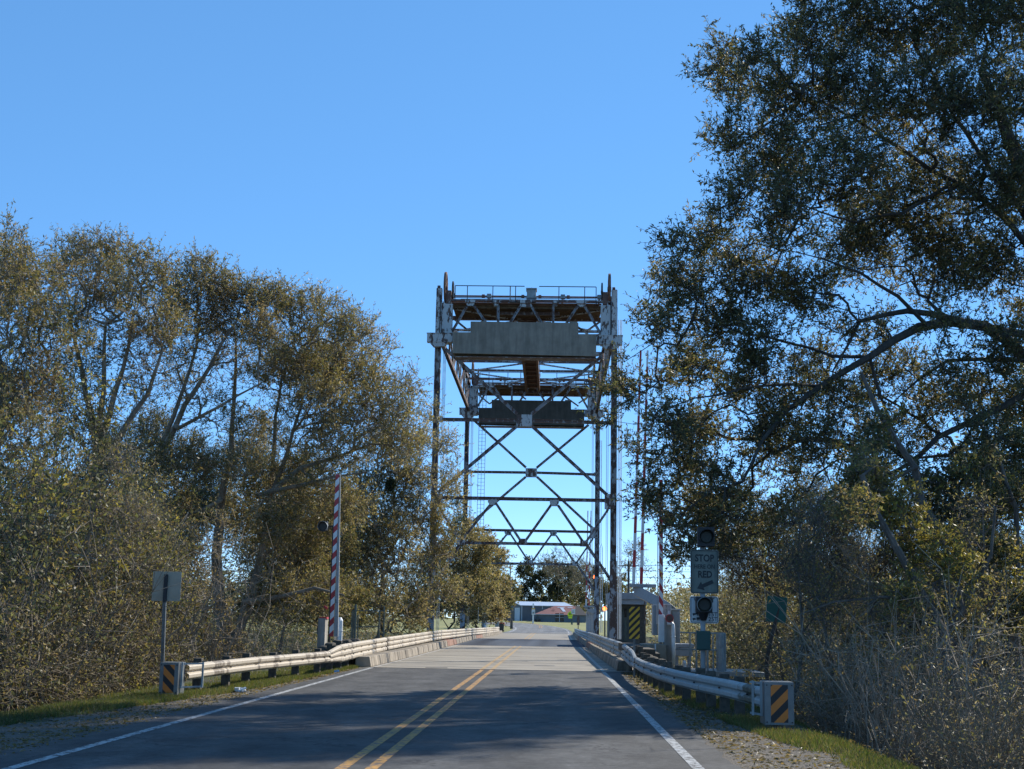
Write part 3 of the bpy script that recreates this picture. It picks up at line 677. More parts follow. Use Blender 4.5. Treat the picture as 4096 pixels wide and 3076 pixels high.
# right hand conduits of near tower, ladder on the far tower
cables([XR+.27, XR+.37, XR+.45], .5, 19.5, .028, 'conduit', -.05, 'conduit')
for dx in (.3, .42, .55):
    mb = MB(); xq = XR+dx; mb.tube([(xq-.1, D2, .6), (xq-.1, D2, 7.3), (xq-.22+.0, D2, 7.7), (xq-.22, D2, 16)], .03, 6); mb.build('conduit', 'conduit', bridge)
mb = MB(); xl = t1(672, 1300, D2).x; z0_, z1_ = 5.2, t1(672, 1215, D2).z
for s_ in (-.27, .27): mb.tube([(xl+s_, D2-.5, z0_), (xl+s_, D2-.5, z1_)], .022, 5)
zz = z0_
while zz < z1_: mb.tube([(xl-.27, D2-.5, zz), (xl+.27, D2-.5, zz)], .014, 5, cap=False); zz += .3
mb.tube([(xl, D2-.62, z0_-4), (xl, D2-.62, z1_)], .02, 5)
mb.build('ladder', 'machine', bridge)
# longitudinal trusses, laterals, centre walkway
PN = 8; PL_ = (D2-D1)/PN
for x, s_ in ((XL+.12, 1), (XR-.12, -1)):
    mb = MB(); mb.ibeam((x, D1+.2, 18.3), (x, D2-.2, 18.3), .22, .3, .03, up=(0, 0, 1)); mb.build('side_chord', 'steel_rusty', bridge)
    mb = MB(); mb.ibeam((x, D1+.2, 20.5), (x, D2-.2, 20.5), .22, .26, .03, up=(0, 0, 1)); mb.build('side_chord', 'steel_rusty', bridge)
    for i in range(PN):
        y0_, y1_ = D1+i*PL_, D1+(i+1)*PL_
        mb = MB(); mb.beam((x, y1_, 18.45), (x, y1_, 20.4), .12, .14)
        mb.beam((x, y0_ if i % 2 else y1_, 18.45), (x, y1_ if i % 2 else y0_, 20.4), .1, .12, up=(1, 0, 0)); mb.build('side_web', 'steel_rusty' if i % 2 else 'steel', bridge)
for i in range(1, PN):
    y = D1+i*PL_; mb = MB(); mb.ibeam((XL+.2, y, 20.34), (XR-.2, y, 20.34), .14, .16, .02, up=(0, 0, 1)); mb.build('lateral_strut', 'steel_rusty', bridge)
for i in range(0, PN):
    y0_, y1_ = D1+i*PL_, D1+(i+1)*PL_
    for x0_, x1_ in ((XL+.2, XC-.5), (XR-.2, XC+.5)):
        mb = MB(); a, b_ = ((x0_, y0_, 20.22), (x1_, y1_, 20.22)) if i % 2 == 0 else ((x1_, y0_, 20.22), (x0_, y1_, 20.22)); mb.beam(a, b_, .11, .1, up=(0, 0, 1)); mb.build('lateral_brace', 'steel', bridge)
mb = MB()
for s_ in (-.5, .5): mb.box(XC+s_-.09, XC+s_+.09, D1+3.1, D2-.3, 19.85, 20.18)
y = D1+3.3
while y < D2-.5:
    mb.box(XC-.4, XC+.4, y, y+.22, 19.95, 20.1); y += 1.85
mb.box(XC-.41, XC+.41, D1+3.1, D2-.3, 20.185, 20.21)
mb.box(XC-.4, XC+.4, D1+6, D1+9, 19.9, 19.94)
mb.build('walkway', 'rust', bridge)
for x in (XC-.6, XC+.6):
    mb = MB(); mb.tube([(x, D1+3, 21.2), (x, D2, 21.2)], .022, 5)
    for i in range(9): mb.tube([(x, D1+3.2+i*3.1, 20.2), (x, D1+3.2+i*3.1, 21.2)], .018, 5)
    mb.build('walkway_railing', 'machine', bridge)
# counterweights hang on their cables
def cweight(yo, label, cm='cweight'):
    root = thing('counterweight', (XC, D1-.8+yo, 17), label, 'counterweight', 'concrete counterweights in the two towers')
    def P(x, y): p = t1(x, y, 80.2); return (p.x, p.z)
    mb = MB(); mb.prism([P(380, 733), P(553, 733), P(553, 628), P(1604, 643), P(1604, 752), P(1780, 752), P(1777, 968), P(377, 937)], D1-1.5+yo, D1-.45+yo)
    mb.build('concrete_block', cm, root)
    a, b_ = P(400, 938), P(1780, 985); mb = MB(); mb.box(a[0], b_[0], D1-1.4+yo, D1-.5+yo, b_[1]-.02, a[1]-.16); mb.build('steel_base', 'steel_rusty', root)
    for xc, w_ in ((1318, 45), (1560, 75)):
        p = P(xc, 645); mb = MB(); mb.box(p[0]-w_*.003, p[0]+w_*.003, D1-1.2+yo, D1-.8+yo, p[1], p[1]+.16); mb.build('lifting_lug', 'cweight', root)
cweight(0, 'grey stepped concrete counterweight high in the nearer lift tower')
cweight(D2-D1, 'dark stepped concrete counterweight lower in view in the farther lift tower', 'cweight_shade_dirt')

# ================================================================== GATES
def gate(side, x, Y_, label, arm_x, ztop, zbot, slant, tilt=0.):
    root = thing('barrier_gate', (x, Y_, 0), label, 'barrier gate', 'striped barrier arms standing upright')
    mb = MB(); stripes(mb, -.062, .066, zbot, ztop, -.012, .02, .43, slant, 0, .5, 0, 1)
    o = mb.build('arm_board', ['red', 'white']); o.parent = root; o.location = (arm_x-x, 0, 0)
    mb = MB(); b0 = .16; xo = .08 if side < 0 else -.085
    mb.hull8([(xo, 0, zbot), (xo+b0*.85, 0, zbot), (xo+b0*.85, .09, zbot), (xo, .09, zbot), (xo, 0, ztop), (xo+.02, 0, ztop), (xo+.02, .05, ztop), (xo, .05, ztop)]) if side < 0 else mb.hull8([(xo-.03, 0, zbot), (xo, 0, zbot), (xo, .06, zbot), (xo-.03, .06, zbot), (xo-.02, 0, ztop), (xo, 0, ztop), (xo, .05, ztop), (xo-.02, .05, ztop)])
    o = mb.build('arm_stiffener', 'grey_paint'); o.parent = root; o.location = (arm_x-x, 0, 0)
    return root
p0 = at(1325, 2546, 44.6); p1 = at(1322, 1896, 44.6)
gl = gate(-1, p0.x, 44.6, 'upright red and white barrier arm behind the left guardrail', p0.x, p1.z, p0.z, 1.05)
# left gate pier, housings and deck
def pb(mb, name, mat, root, **k): return mb.build(name, mat, root, **k)
a, b_ = t9(140, 680, 44.9), t9(275, 1385, 44.9); mb = MB(); mb.box(a.x, b_.x, 44.75, 45.3, -1.8, a.z); mb.box(b_.x, t9(330, 0, 44.9).x, 44.8, 45.25, 0.2, a.z-.12); pb(mb, 'pedestal', 'conc', gl, bevel=.03)
a, b_ = t9(535, 660, 44.8), t9(608, 1115, 44.8); mb = MB(); cx = (a.x+b_.x)/2; mb.tube([(cx, 44.9, b_.z-.1), (cx, 44.9, a.z-.1), (cx, 44.9, a.z)], [.13, .13, .08], 12); mb.tube([(cx, 44.9, t9(0, 940, 44.8).z), (cx, 44.9, t9(0, 955, 44.8).z)], .15, 12); pb(mb, 'motor_housing', 'conduit', gl)
a, b_ = t9(160, 650, 44.85), t9(320, 700, 44.85); mb = MB(); mb.box(a.x, b_.x, 44.8, 45.2, b_.z, a.z); mb.beam(t9(255, 420, 44.8), t9(330, 465, 44.8), .07); pb(mb, 'pivot_cap', 'red', gl)
a, b_ = t9(490, 1120, 45.2), t9(1420, 1080, 47.5); mb = MB(); mb.box(a.x, -6.35, 45.2, 53, .32, .5); pb(mb, 'platform', 'kerb_red', gl)
mb = MB(); mb.box(a.x-.9, -6.6, 45.3, 52.5, -2.5, .31); pb(mb, 'pier', 'kerb', gl)
# left handrail frame of thin posts
hr = thing('handrail', t9(950, 1120, 52), 'thin green grey handrail frame standing right of the left barrier gate', 'railing')
for (x, yt_, yb_, r_) in ((875, 520, 1100, .02), (905, 540, 1100, .03), (958, 370, 1110, .05), (1010, 600, 1095, .022), (1485, 520, 1060, .03), (1592, 410, 1050, .03)):
    a, b_ = t9(x, yt_, 52), t9(x, yb_, 52); mb = MB(); mb.tube([(a.x, 52, .4), (a.x, 52, a.z)], r_, 6); pb(mb, 'post', 'dkgreenpost', hr)
mb = MB(); mb.tube([t9(880, 515, 52), t9(1600, 520, 52)], .022, 6); pb(mb, 'top_rail', 'dkgreenpost', hr)
mb = MB(); mb.tube([t9(880, 875, 52), t9(1490, 870, 52)], .022, 6); pb(mb, 'mid_rail', 'dkgreenpost', hr)
# right gate
p0 = t4(600, 1135, 44.6); p1 = at(1428*QS, 1036*QS, 44.6)
gr = gate(1, p0.x, 44.6, 'upright red and white barrier arm beside the right hand signal', p0.x, p1.z, p0.z, -1.5)
a, b_ = t10(250, 360, 44.5), t10(360, 875, 44.5); mb = MB(); mb.box(a.x, b_.x, 44.4, 44.7, b_.z, a.z); pb(mb, 'arm_socket', 'white', gr, bevel=.02)
a, b_ = t10(360, 350, 44.3), t10(530, 1300, 44.3); mb = MB(); mb.box(a.x, b_.x, 44.2, 45.0, -1.9, t10(0, 400, 44.3).z); pb(mb, 'pedestal', 'conc', gr, bevel=.03)
mb = MB(); mb.box(t10(245, 0, 44.6).x, t10(490, 0, 44.6).x, 44.75, 45.6, t10(0, 540, 44.6).z, t10(0, 160, 44.6).z); pb(mb, 'drive_housing', 'grey_paint', gr, bevel=.02)
a, b_ = t10(490, 290, 45.2), t10(645, 885, 45.2); mb = MB(); mb.box(a.x, b_.x, 45.1, 46, b_.z, a.z); mb.box(a.x-.05, b_.x+.03, 45.05, 46.05, a.z, a.z+.06); pb(mb, 'control_cabinet', 'grey_paint', gr, bevel=.02)
a, b_ = t10(145, 350, 45.6), t10(240, 745, 45.6); mb = MB(); mb.box(a.x, b_.x, 45.6, 46.2, b_.z, a.z+.3); pb(mb, 'side_cabinet', 'grey_paint', gr, bevel=.02)
mb = MB(); mb.tube([t10(410, 522, 44.1), t10(490, 522, 44.1), t10(515, 545, 44.1), t10(520, 640, 44.1), t10(525, 900, 44.1), t10(525, 1295, 44.1)], .06, 8); mb.tube([t10(522, 760, 44.1), t10(523, 775, 44.1)], .075, 8); pb(mb, 'bent_conduit', 'conduit', gr, smooth=True)
p = t10(455, 430, 44.0)
mb = MB(); mb.tube([(p.x, 44.15, p.z), (p.x, 44.0, p.z)], .13, 16); hd = pb(mb, 'signal_hood', 'red', gr)
mb = MB(); mb.tube([(p.x, 43.99, p.z), (p.x, 43.985, p.z)], .10, 16); mb.v = [(v[0], v[1], v[2]) for v in mb.v]; pb(mb, 'signal_lens', 'lens_red', gr)
mb = MB(); p_ = t10(440, 290, 44.1); mb.tube([p_, p_-Vector((0, 0, .25))], .02, 6); pb(mb, 'finial', 'conduit', gr)
# box beams of the right gate pier
a, b_ = t10(0, 905, 43.8), t10(400, 1180, 43.8); mb = MB(); mb.box(t8(900, 1300, 43.8).x, b_.x, 43.9, 45.5, -1.8, a.z); pier = mb.build('concrete_pier', 'kerb', bevel=.03); tag(pier, 'stained concrete pier under the right barrier gate', 'pier')
a, b_ = t10(190, 905, 43.6), t10(215, 1065, 43.6); mb = MB(); mb.box(a.x, b_.x, 43.84, 43.89, b_.z, a.z); mb.box(t10(140, 0, 43.6).x, t10(152, 0, 43.6).x, 43.84, 43.89, t10(0, 1115, 43.6).z, t10(0, 1060, 43.6).z); o = mb.build('white_strip', 'white'); o.parent = pier
# counterweight box behind railing
bx = thing('equipment_box', t10(720, 1000, 47), 'long grey steel box on legs behind the pipe railing', 'cabinet')
a, b_ = t10(560, 905, 47), t10(875, 1130, 47); mb = MB(); mb.box(a.x, b_.x, 47, 48, b_.z, a.z); mb.box(a.x-.02, b_.x+.06, 46.96, 48.04, a.z-.12, a.z+.01); pb(mb, 'box_body', 'grey_paint', bx, bevel=.02)
mb = MB()
for v in (590, 820): mb = MB(); xx = t10(v, 0, 47).x; mb.box(xx-.06, xx+.06, 47.2, 47.3, -1, b_.z-.01); pb(mb, 'leg', 'grey_paint', bx)

rl = thing('pipe_railing', t10(1000, 1300, 46), 'grey pipe railing beside the right barrier gate, behind the green box', 'railing')
for x, r_ in ((945, .035), (1150, .04), (1255, .025), (1325, .025), (1400, .13), (1475, .035), (830, .03)):
    a = t10(x, 705, 46); mb = MB(); mb.tube([(a.x, 46, .0), (a.x, 46, a.z)], r_, 8); pb(mb, 'post', 'machine', rl)
for yy_ in (692, 1000): mb = MB(); mb.tube([t10(540, yy_-5, 46), t10(1480, yy_+20, 46)], .03, 6); pb(mb, 'rail', 'machine', rl)
led = MB(); led.box(t10(540, 0, 46).x, 7.0, 45.6, 48.8, -.16, -.02); o = led.build('concrete_ledge', 'conc'); tag(o, 'pale concrete ledge running right from the barrier gate pier', 'ledge')
for v in (725,):
    p = t10(v, 1300, 45.4); mb = MB(); mb.tube([(p.x, 45.4, -.1), (p.x, 45.4, p.z+.1), (p.x, 45.4, p.z+.16)], [.07, .07, .03], 8); tag(mb.build('bollard', 'conduit'), 'small pale stub post on the ledge beside the gate pier', 'bollard')

# resistance barriers: twin red and white poles on a bent grey beam
def twin(Yd, bx0, bx1, xt0, xt1, zb, zt, beam, label, light=True):
    root = thing('lift_barrier', (bx0, Yd, zb), label, 'barrier', 'tall twin pole barriers')
    for (xb, xt) in ((bx0, xt0), (bx1, xt1)):
        n = 14
        mb = MB()
        for i in range(n):
            a, b2 = i/n, (i+1)/n; mb.beam((xb+(xt-xb)*a, Yd, zb+(zt-zb)*a), (xb+(xt-xb)*b2, Yd, zb+(zt-zb)*b2), .13-.05*a, .13-.05*a, (i+(1 if xb == bx1 else 0)) % 2)
        mb.build('pole', ['white', 'red'], root)
    mb = MB()
    for i in range(1, 9):
        t = i/9; mb.tube([(bx0+(xt0-bx0)*t, Yd, zb+(zt-zb)*t), (bx1+(xt1-bx1)*t, Yd, zb+(zt-zb)*t)], .02, 5)
    mb.build('spacer', 'grey_paint', root)
    if light:
        t = .36; xx = bx1+(xt1-bx1)*t; mb = MB(); mb.box(xx+.08, xx+.36, Yd-.08, Yd+.08, zb+(zt-zb)*t, zb+(zt-zb)*t+.2); mb.build('lamp', 'red', root)
    pts = beam; mb = MB()
    for a, b2 in zip(pts, pts[1:]): mb.beam(a, b2, .42, .38, up=(0, 1, 0))
    mb.box(pts[0].x-.35, pts[0].x+.75, Yd-.3, Yd+.3, zb-.12, zb+.02)
    mb.build('beam', 'grey_paint', root, bevel=.02)
a0, a1 = t4(330, 830, 58), t4(405, 830, 58); b0, b1 = at(1384*QS, 757*QS, 58), at(1399*QS, 757*QS, 58)
twin(58, a0.x, a1.x, b0.x, b1.x, a0.z, b0.z, [t4(372, 840, 58), t4(372, 900, 58), t4(560, 1000, 57), t4(690, 1080, 56)], 'tall nearer pair of red and white poles on a bent grey beam')
def t3(x, y, Yd): return at(*f3(x, y), Yd)
a0, a1 = t3(1682, 550, 128), t3(1710, 550, 128); b0, b1 = at(1660+1700*K, 1640+990*K, 128), at(1660+1730*K, 1640+990*K, 128)
twin(128, a0.x, a1.x, b0.x, b1.x, a0.z, b0.z, [t3(1695, 555, 128), t3(1695, 580, 128), t3(1785, 615, 128)], 'small farther pair of red and white poles beyond the bridge', False)
mb = MB(); mb.box(t3(1690, 0, 129).x, t3(1780, 0, 129).x, 128.3, 130, -3, t3(0, 640, 129).z+.6); tag(mb.build('barrier_cabinet', 'grey_paint'), 'far grey cabinet under the farther pair of striped poles', 'cabinet')

# operator booth
bo = thing('operator_booth', t8(700, 1200, 86), 'dark bridge tender booth with flat grey roof behind the striped marker', 'booth')
xa, xb = t8(540, 0, 86).x-.9, t8(905, 0, 86).x; zt_ = t8(0, 455, 86).z
mb = MB(); mb.box(xa, xb+.25, 85, 91, zt_, t8(0, 330, 86).z); mb.box(xa+.05, xb+.2, 85.1, 90.9, zt_-.3, zt_-.005); pb(mb, 'roof', 'roofgrey', bo)
mb = MB(); mb.box(xa+.1, xb-.15, 86, 90.5, -2, zt_-.31); pb(mb, 'wall', 'booth', bo)
mb = MB(); mb.box(xb-.2, xb+.15, 85.3, 85.8, -2, zt_-.31); pb(mb, 'corner_post', 'post_wood', bo)
a, b_ = t8(560, 640, 85.9), t8(600, 800, 85.9); mb = MB(); mb.box(a.x, b_.x, 85.93, 85.99, b_.z, a.z); wf = pb(mb, 'window', 'glass', bo)
a, b_ = t8(560, 830, 85.9), t8(605, 1250, 85.9); mb = MB(); mb.box(a.x, b_.x, 85.9, 85.98, b_.z, a.z); pb(mb, 'door_panel', 'dkgreenpost', bo)
mb = MB(); mb.tube([t8(940, 500, 85), t8(950, 620, 85), t8(950, 1040, 85)], .03, 6); mb.tube([t8(950, 620, 85), t8(1010, 960, 85)], .02, 6); pb(mb, 'drain_pipe', 'steel_rusty', bo)

# yellow and black object marker
om = thing('object_marker', t8(740, 1290, 40), 'yellow and black diagonally striped marker behind the right rail bend', 'sign')
a, b_ = t8(648, 600, 40), t8(848, 1215, 40)
mb = MB(); stripes(mb, a.x, b_.x, b_.z, a.z, 40, .004, .198, 1.0, .05, .5, 0, 1); pb(mb, 'panel', ['yellow', 'black'], om)
mb = MB(); cx = (a.x+b_.x)/2; mb.box(cx-.03, cx+.03, 40.01, 40.04, -.6, a.z-.02); mb.box(a.x+.005, b_.x-.005, 40.005, 40.009, b_.z+.005, a.z-.005); pb(mb, 'post', 'galv', om)

# signals with signs (right)
sg = thing('traffic_signal', t4(1015, 1600, 28.7), 'grey signal pole with round black signal lens and stop sign above it', 'traffic signal')
Ys = 28.7; xp = t4(1012, 1300, Ys).x
mb = MB(); mb.tube([(xp, Ys, -.8), (xp, Ys, t4(0, 300, Ys).z)], .055, 10); pb(mb, 'pole', 'grey_paint', sg, smooth=True)
a, b_ = t4(945, 950, Ys-.3), t4(1108, 1110, Ys-.3); cx, cz = (a.x+b_.x)/2+.0, (a.z+b_.z)/2
mb = MB(); mb.box(a.x, b_.x, Ys-.28, Ys-.1, b_.z, a.z); mb.tube([(cx, Ys-.1, b_.z-.0), (cx, Ys-.1, b_.z-.16)], [.12, .06], 8); h1 = pb(mb, 'signal_head', 'black', sg, bevel=.015)
def hood(cx, cz, y0, r_, ln, name, mat, root, under='machine'):
    mb = MB(); n = 24
    for i in range(n):
        a0, a1 = rad(-50+280*i/n), rad(-50+280*(i+1)/n); q0, q1 = math.cos, math.sin
        l0 = ln*(.45+.55*max(0, math.sin(a0))); l1 = ln*(.45+.55*max(0, math.sin(a1)))
        for rr in (r_, r_*.95): mb.face([(cx+rr*math.cos(a0), y0, cz+rr*math.sin(a0)), (cx+rr*math.cos(a1), y0, cz+rr*math.sin(a1)), (cx+rr*math.cos(a1), y0-l1, cz+rr*math.sin(a1)), (cx+rr*math.cos(a0), y0-l0, cz+rr*math.sin(a0))])
        mb.face([(cx+r_*math.cos(a0), y0-l0, cz+r_*math.sin(a0)), (cx+r_*math.cos(a1), y0-l1, cz+r_*math.sin(a1)), (cx+r_*.95*math.cos(a1), y0-l1, cz+r_*.95*math.sin(a1)), (cx+r_*.95*math.cos(a0), y0-l0, cz+r_*.95*math.sin(a0))])
    return pb(mb, name, mat, root)
hood(cx, cz, Ys-.29, .155, .2, 'hood', 'machine', sg)
mb = MB(); mb.tube([(cx, Ys-.285, cz), (cx, Ys-.30, cz)], [.14, .11], 20); pb(mb, 'lens', 'lens', sg)
a, b_ = t4(960, 265, Ys-.2), t4(1130, 460, Ys-.2); mb = MB(); mb.box(a.x, b_.x, Ys-.2, Ys-.02, b_.z, a.z); pb(mb, 'signal_head', 'black', sg, bevel=.015); cx2, cz2 = (a.x+b_.x)/2, (a.z+b_.z)/2
hood(cx2, cz2, Ys-.2, .15, .2, 'hood', 'black', sg)
mb = MB(); mb.tube([(cx2, Ys-.2, cz2), (cx2, Ys-.215, cz2)], [.14, .11], 20); pb(mb, 'lens', 'lens', sg)
a, b_ = t4(945, 1285, Ys-.15), t4(1085, 1475, Ys-.15); mb = MB(); mb.box(a.x, b_.x, Ys-.25, Ys-.06, b_.z, a.z); pb(mb, 'control_box', 'green', sg, bevel=.015)
def signplate(name, pa, pb_, y, mat, root, border=True, th=.004, rot=0.):
    x0, x1, z0, z1 = pa.x, pb_.x, pb_.z, pa.z; r_ = .04
    def rr(x0, x1, z0, z1, r_):
        o = []
        for cx, cz, a0 in ((x1-r_, z1-r_, 0), (x0+r_, z1-r_, 90), (x0+r_, z0+r_, 180), (x1-r_, z0+r_, 270)):
            for k in range(5): o.append((cx+r_*math.cos(rad(a0+22.5*k)), cz+r_*math.sin(rad(a0+22.5*k))))
        return o
    mb = MB(); mb.prism(rr(x0, x1, z0, z1, r_), y, y+th); o = pb(mb, name, mat, root)
    if border:
        A_, B_ = rr(x0+.016, x1-.016, z0+.016, z1-.016, r_*.8), rr(x0+.028, x1-.028, z0+.028, z1-.028, r_*.6); mb = MB(); n = len(A_)
        for i in range(n): j = (i+1) % n; mb.face([(A_[i][0], y-.002, A_[i][1]), (A_[j][0], y-.002, A_[j][1]), (B_[j][0], y-.002, B_[j][1]), (B_[i][0], y-.002, B_[i][1])])
        sub(mb, 'border', 'ink', o)
    return o, (x0+x1)/2, z0, z1
sp, cx, z0, z1 = signplate('sign_plate', t4(888, 487, Ys-.08), t4(1166, 922, Ys-.08), Ys-.09, 'sign_shade_dirt', sg)
hh = z1-z0; ww = .6
textmesh('STOP', .2, cx, z0+hh*.80, Ys-.095, 'lettering', sp, squeeze=.82); textmesh('HERE ON', .12, cx+.0, z0+hh*.61, Ys-.095, 'lettering', sp, squeeze=.86, bold=.002); textmesh('RED', .19, cx+.01, z0+hh*.43, Ys-.095, 'lettering', sp, squeeze=.85)
mb = MB(); an = rad(24); c_, s_ = math.cos(an), math.sin(an); P = lambda u, v: (cx+u*c_-v*s_, z0+hh*.19+u*s_+v*c_)
mb.prism([P(-.17, 0), P(-.04, -.095), P(-.04, -.038), P(.19, -.038), P(.19, .038), P(-.04, .038), P(-.04, .095)], Ys-.096, Ys-.092); sub(mb, 'arrow', 'ink', sp)
sp2, cx, z0, z1 = signplate('sign_plate', t4(882, 945, Ys+.12), t4(1165, 1215, Ys+.12), Ys+.1, 'signwhite', sg)
sp2.data.materials[0] = M['signwhite']; hh = z1-z0
textmesh('WEIGHT', .115, cx, z0+hh*.85, Ys+.095, 'lettering', sp2, squeeze=.95, bold=.003); textmesh('LIMIT', .115, cx, z0+hh*.66, Ys+.095, 'lettering', sp2, bold=.003)
textmesh('15T', .12, cx+.18, z0+hh*.33, Ys+.095, 'lettering', sp2, bold=.001); textmesh('25T', .12, cx+.18, z0+hh*.15, Ys+.095, 'lettering', sp2, bold=.001)
mb = MB()
for zc, ln in ((.33, 0), (.15, 1)):
    zc = z0+hh*zc; x_ = cx-.24; y_ = Ys+.094
    mb.box(x_, x_+.06, y_, y_+.003, zc-.012, zc+.022); mb.box(x_+.035, x_+.15, y_, y_+.003, zc-.005, zc+.005)
    if ln: mb.box(x_+.08, x_+.2, y_-.001, y_+.002, zc+.004, zc+.04)
    else: mb.box(x_+.06, x_+.14, y_-.001, y_+.002, zc+.004, zc+.034)
    for u in (.02, .1, .13): mb.tube([(x_+u, y_+.003, zc-.018), (x_+u, y_-.002, zc-.018)], .012, 8)
sub(mb, 'truck_symbols', 'ink', sp2)
# round signals beside the two arms
def roundel(p, r_, label, root_x):
    root = thing('round_signal', (root_x, p.y, 0), label, 'signal', 'round black signal heads beside the barrier arms')
    mb = MB(); mb.tube([(p.x, p.y+.12, p.z), (p.x, p.y, p.z)], r_, 20); mb.box(p.x-r_*.8, p.x+r_*.8, p.y+.02, p.y+.2, p.z-r_*.7, p.z+r_*1.05); pb(mb, 'signal_head', 'black', root)
    hood(p.x, p.z, p.y, r_*.98, .2, 'hood', 'machine', root)
    mb = MB(); mb.tube([(p.x, p.y+.01, p.z), (p.x, p.y-.01, p.z)], [r_*.85, r_*.7], 20); pb(mb, 'lens', 'lens', root)
    mb = MB(); mb.tube([(root_x, p.y+.1, .3), (root_x, p.y+.1, p.z+.1)], .04, 8); mb.beam((root_x, p.y+.1, p.z), (p.x, p.y+.1, p.z), .05); pb(mb, 'pole', 'black', root)
p = at(1100+370*.5179, 1800+590*.5179, 45.4); roundel(p, .17, 'round black signal left of the barrier arm on the left', at(1325, 2300, 45.4).x)
p = t4(682, 192, 45.4); roundel(p, .2, 'round black signal in the leaves right of the right barrier arm', t4(600, 800, 45.4).x)

# sign seen from behind, left; teal sign, right
sb = thing('road_sign', q(358, 1480, 28.5), 'back of a square tan sign on a thin post above the left marker', 'sign')
a, b_ = q(331, 1234, 28.5), q(389, 1299, 28.5); mb = MB(); mb.box(a.x, b_.x, 28.5, 28.504, b_.z, a.z); o = pb(mb, 'sign_plate', 'signback', sb)
mb = MB(); cx = q(359, 1260, 28.5).x; pbm = q(352.5, 1480, 28.5)
mb.ibeam((pbm.x, 28.46, -.8), (cx+.0, 28.46, b_.z-.02), .07, .05, .008); pb(mb, 'post', 'galv', sb)
mb = MB(); mb.box(cx-.035, cx+.035, 28.43, 28.495, b_.z-.02, a.z-.06); pb(mb, 'shaded_post_top', 'ink', sb)  # upper length of the post, its shade painted as a dark strip
ts = thing('tilted_sign', at(3065, 2700, 36), 'leaning teal sign on a dark post among the bushes at right', 'sign')
a, b_ = at(3065, 2385, 36), at(3148, 2490, 36); mb = MB(); cx, cz = (a.x+b_.x)/2, (a.z+b_.z)/2; mb.box(-.26, .26, 0, .01, -.33, .33); o = mb.build('sign_plate', 'teal'); o.parent = ts; o.location = Vector((cx, 36, cz))-ts.location; o.rotation_euler = (0, rad(5), 0)
mb = MB(); mb.tube([(cx+.08, 36.05, cz+.1), at(3085, 2560, 36), at(3068, 2640, 36), (at(3062, 2700, 36).x, 36, -2.2)], .05, 8); pb(mb, 'post', 'bark_dark', ts)

# ================================================================== FAR SIDE
def far_g(p, Yd): return Vector((p.x, Yd, ramp(Yd)))
# bin
p = t3(850, 805, 166); bn = thing('wheelie_bin', (p.x, 166, 0), 'dark wheelie bin with red lid past the end of the left rail', 'bin')
mb = MB(); mb.hull8([(p.x-.24, 165.7, .02), (p.x+.24, 165.7, .02), (p.x+.24, 166.3, .02), (p.x-.24, 166.3, .02), (p.x-.32, 165.6, .95), (p.x+.32, 165.6, .95), (p.x+.32, 166.4, .95), (p.x-.32, 166.4, .95)]); pb(mb, 'body', 'bin', bn)
mb = MB(); mb.box(p.x-.36, p.x+.36, 165.55, 166.45, .955, 1.1); pb(mb, 'lid', 'binlid', bn, bevel=.03)
for s_ in (-1, 1): mb = MB(); mb.tube([(p.x+s_*.25, 166.3, .12), (p.x+s_*.3, 166.3, .12)], .12, 10); pb(mb, 'wheel', 'tyre', bn)
# barn
def gabled(A_, B_, C_, base, eave, ridge, root, wallm, roofm):
    A_, B_, C_ = Vector(A_), Vector(B_), Vector(C_); D_ = A_+C_-B_
    m1, m2 = (A_+B_)/2, (C_+D_)/2
    mb = MB(); P = lambda v, z: (v.x, v.y, z)
    mb.face([P(A_, base), P(B_, base), P(B_, eave), P(m1, ridge), P(A_, eave)]); mb.face([P(B_, base), P(C_, base), P(C_, eave), P(B_, eave)])
    mb.face([P(D_, base), P(C_, base), P(C_, eave), P(m2, ridge), P(D_, eave)]); mb.face([P(A_, base), P(D_, base), P(D_, eave), P(A_, eave)])
    pb(mb, 'wall', wallm, root)
    mb = MB(); ov = (B_-m1).normalized()*.3; t = .12; ax = (C_-B_).normalized()*.3
    for e0, e1, o_ in ((B_, C_, ov), (A_, D_, -ov)):
        q0, q1, q2, q3 = P(m1-ax, ridge+.02), P(e0+o_-ax, eave-.05), P(e1+o_+ax, eave-.05), P(m2+ax, ridge+.02)
        up = [(v[0], v[1], v[2]+t) for v in (q0, q1, q2, q3)]; mb.hull8([q0, q1, q2, q3]+up)
    pb(mb, 'roof', roofm, root)
Yb = 300
barn = thing('barn', far_g(t3(1045, 700, Yb), Yb), 'long dark metal barn with pale blue roof at the road bend', 'barn')
A_, B_, C_ = t3(890, 690, 313), t3(1045, 700, 300), t3(1500, 700, 304); bz = ramp(300)-.2
gabled((A_.x, 313, 0), (B_.x, 300, 0), (C_.x+1, 304, 0), bz, t3(0, 527, 300).z, t3(0, 493, 306).z, barn, 'barnwall', 'barnroof')
def onface(P0, P1, u0, u1, z0, z1, off, name, mat, root):
    P0, P1 = Vector(P0), Vector(P1); d = (P1-P0); n = Vector((d.y, -d.x, 0)).normalized()*off
    mb = MB(); a = P0+d*u0+n; b2 = P0+d*u1+n; th = n.normalized()*-.05
    mb.hull8([(a.x, a.y, z0), (b2.x, b2.y, z0), (b2.x+th.x, b2.y+th.y, z0), (a.x+th.x, a.y+th.y, z0), (a.x, a.y, z1), (b2.x, b2.y, z1), (b2.x+th.x, b2.y+th.y, z1), (a.x+th.x, a.y+th.y, z1)]); return pb(mb, name, mat, root)
A3, B3, C3 = (A_.x, 313, 0), (B_.x, 300, 0), (C_.x+1, 304, 0)
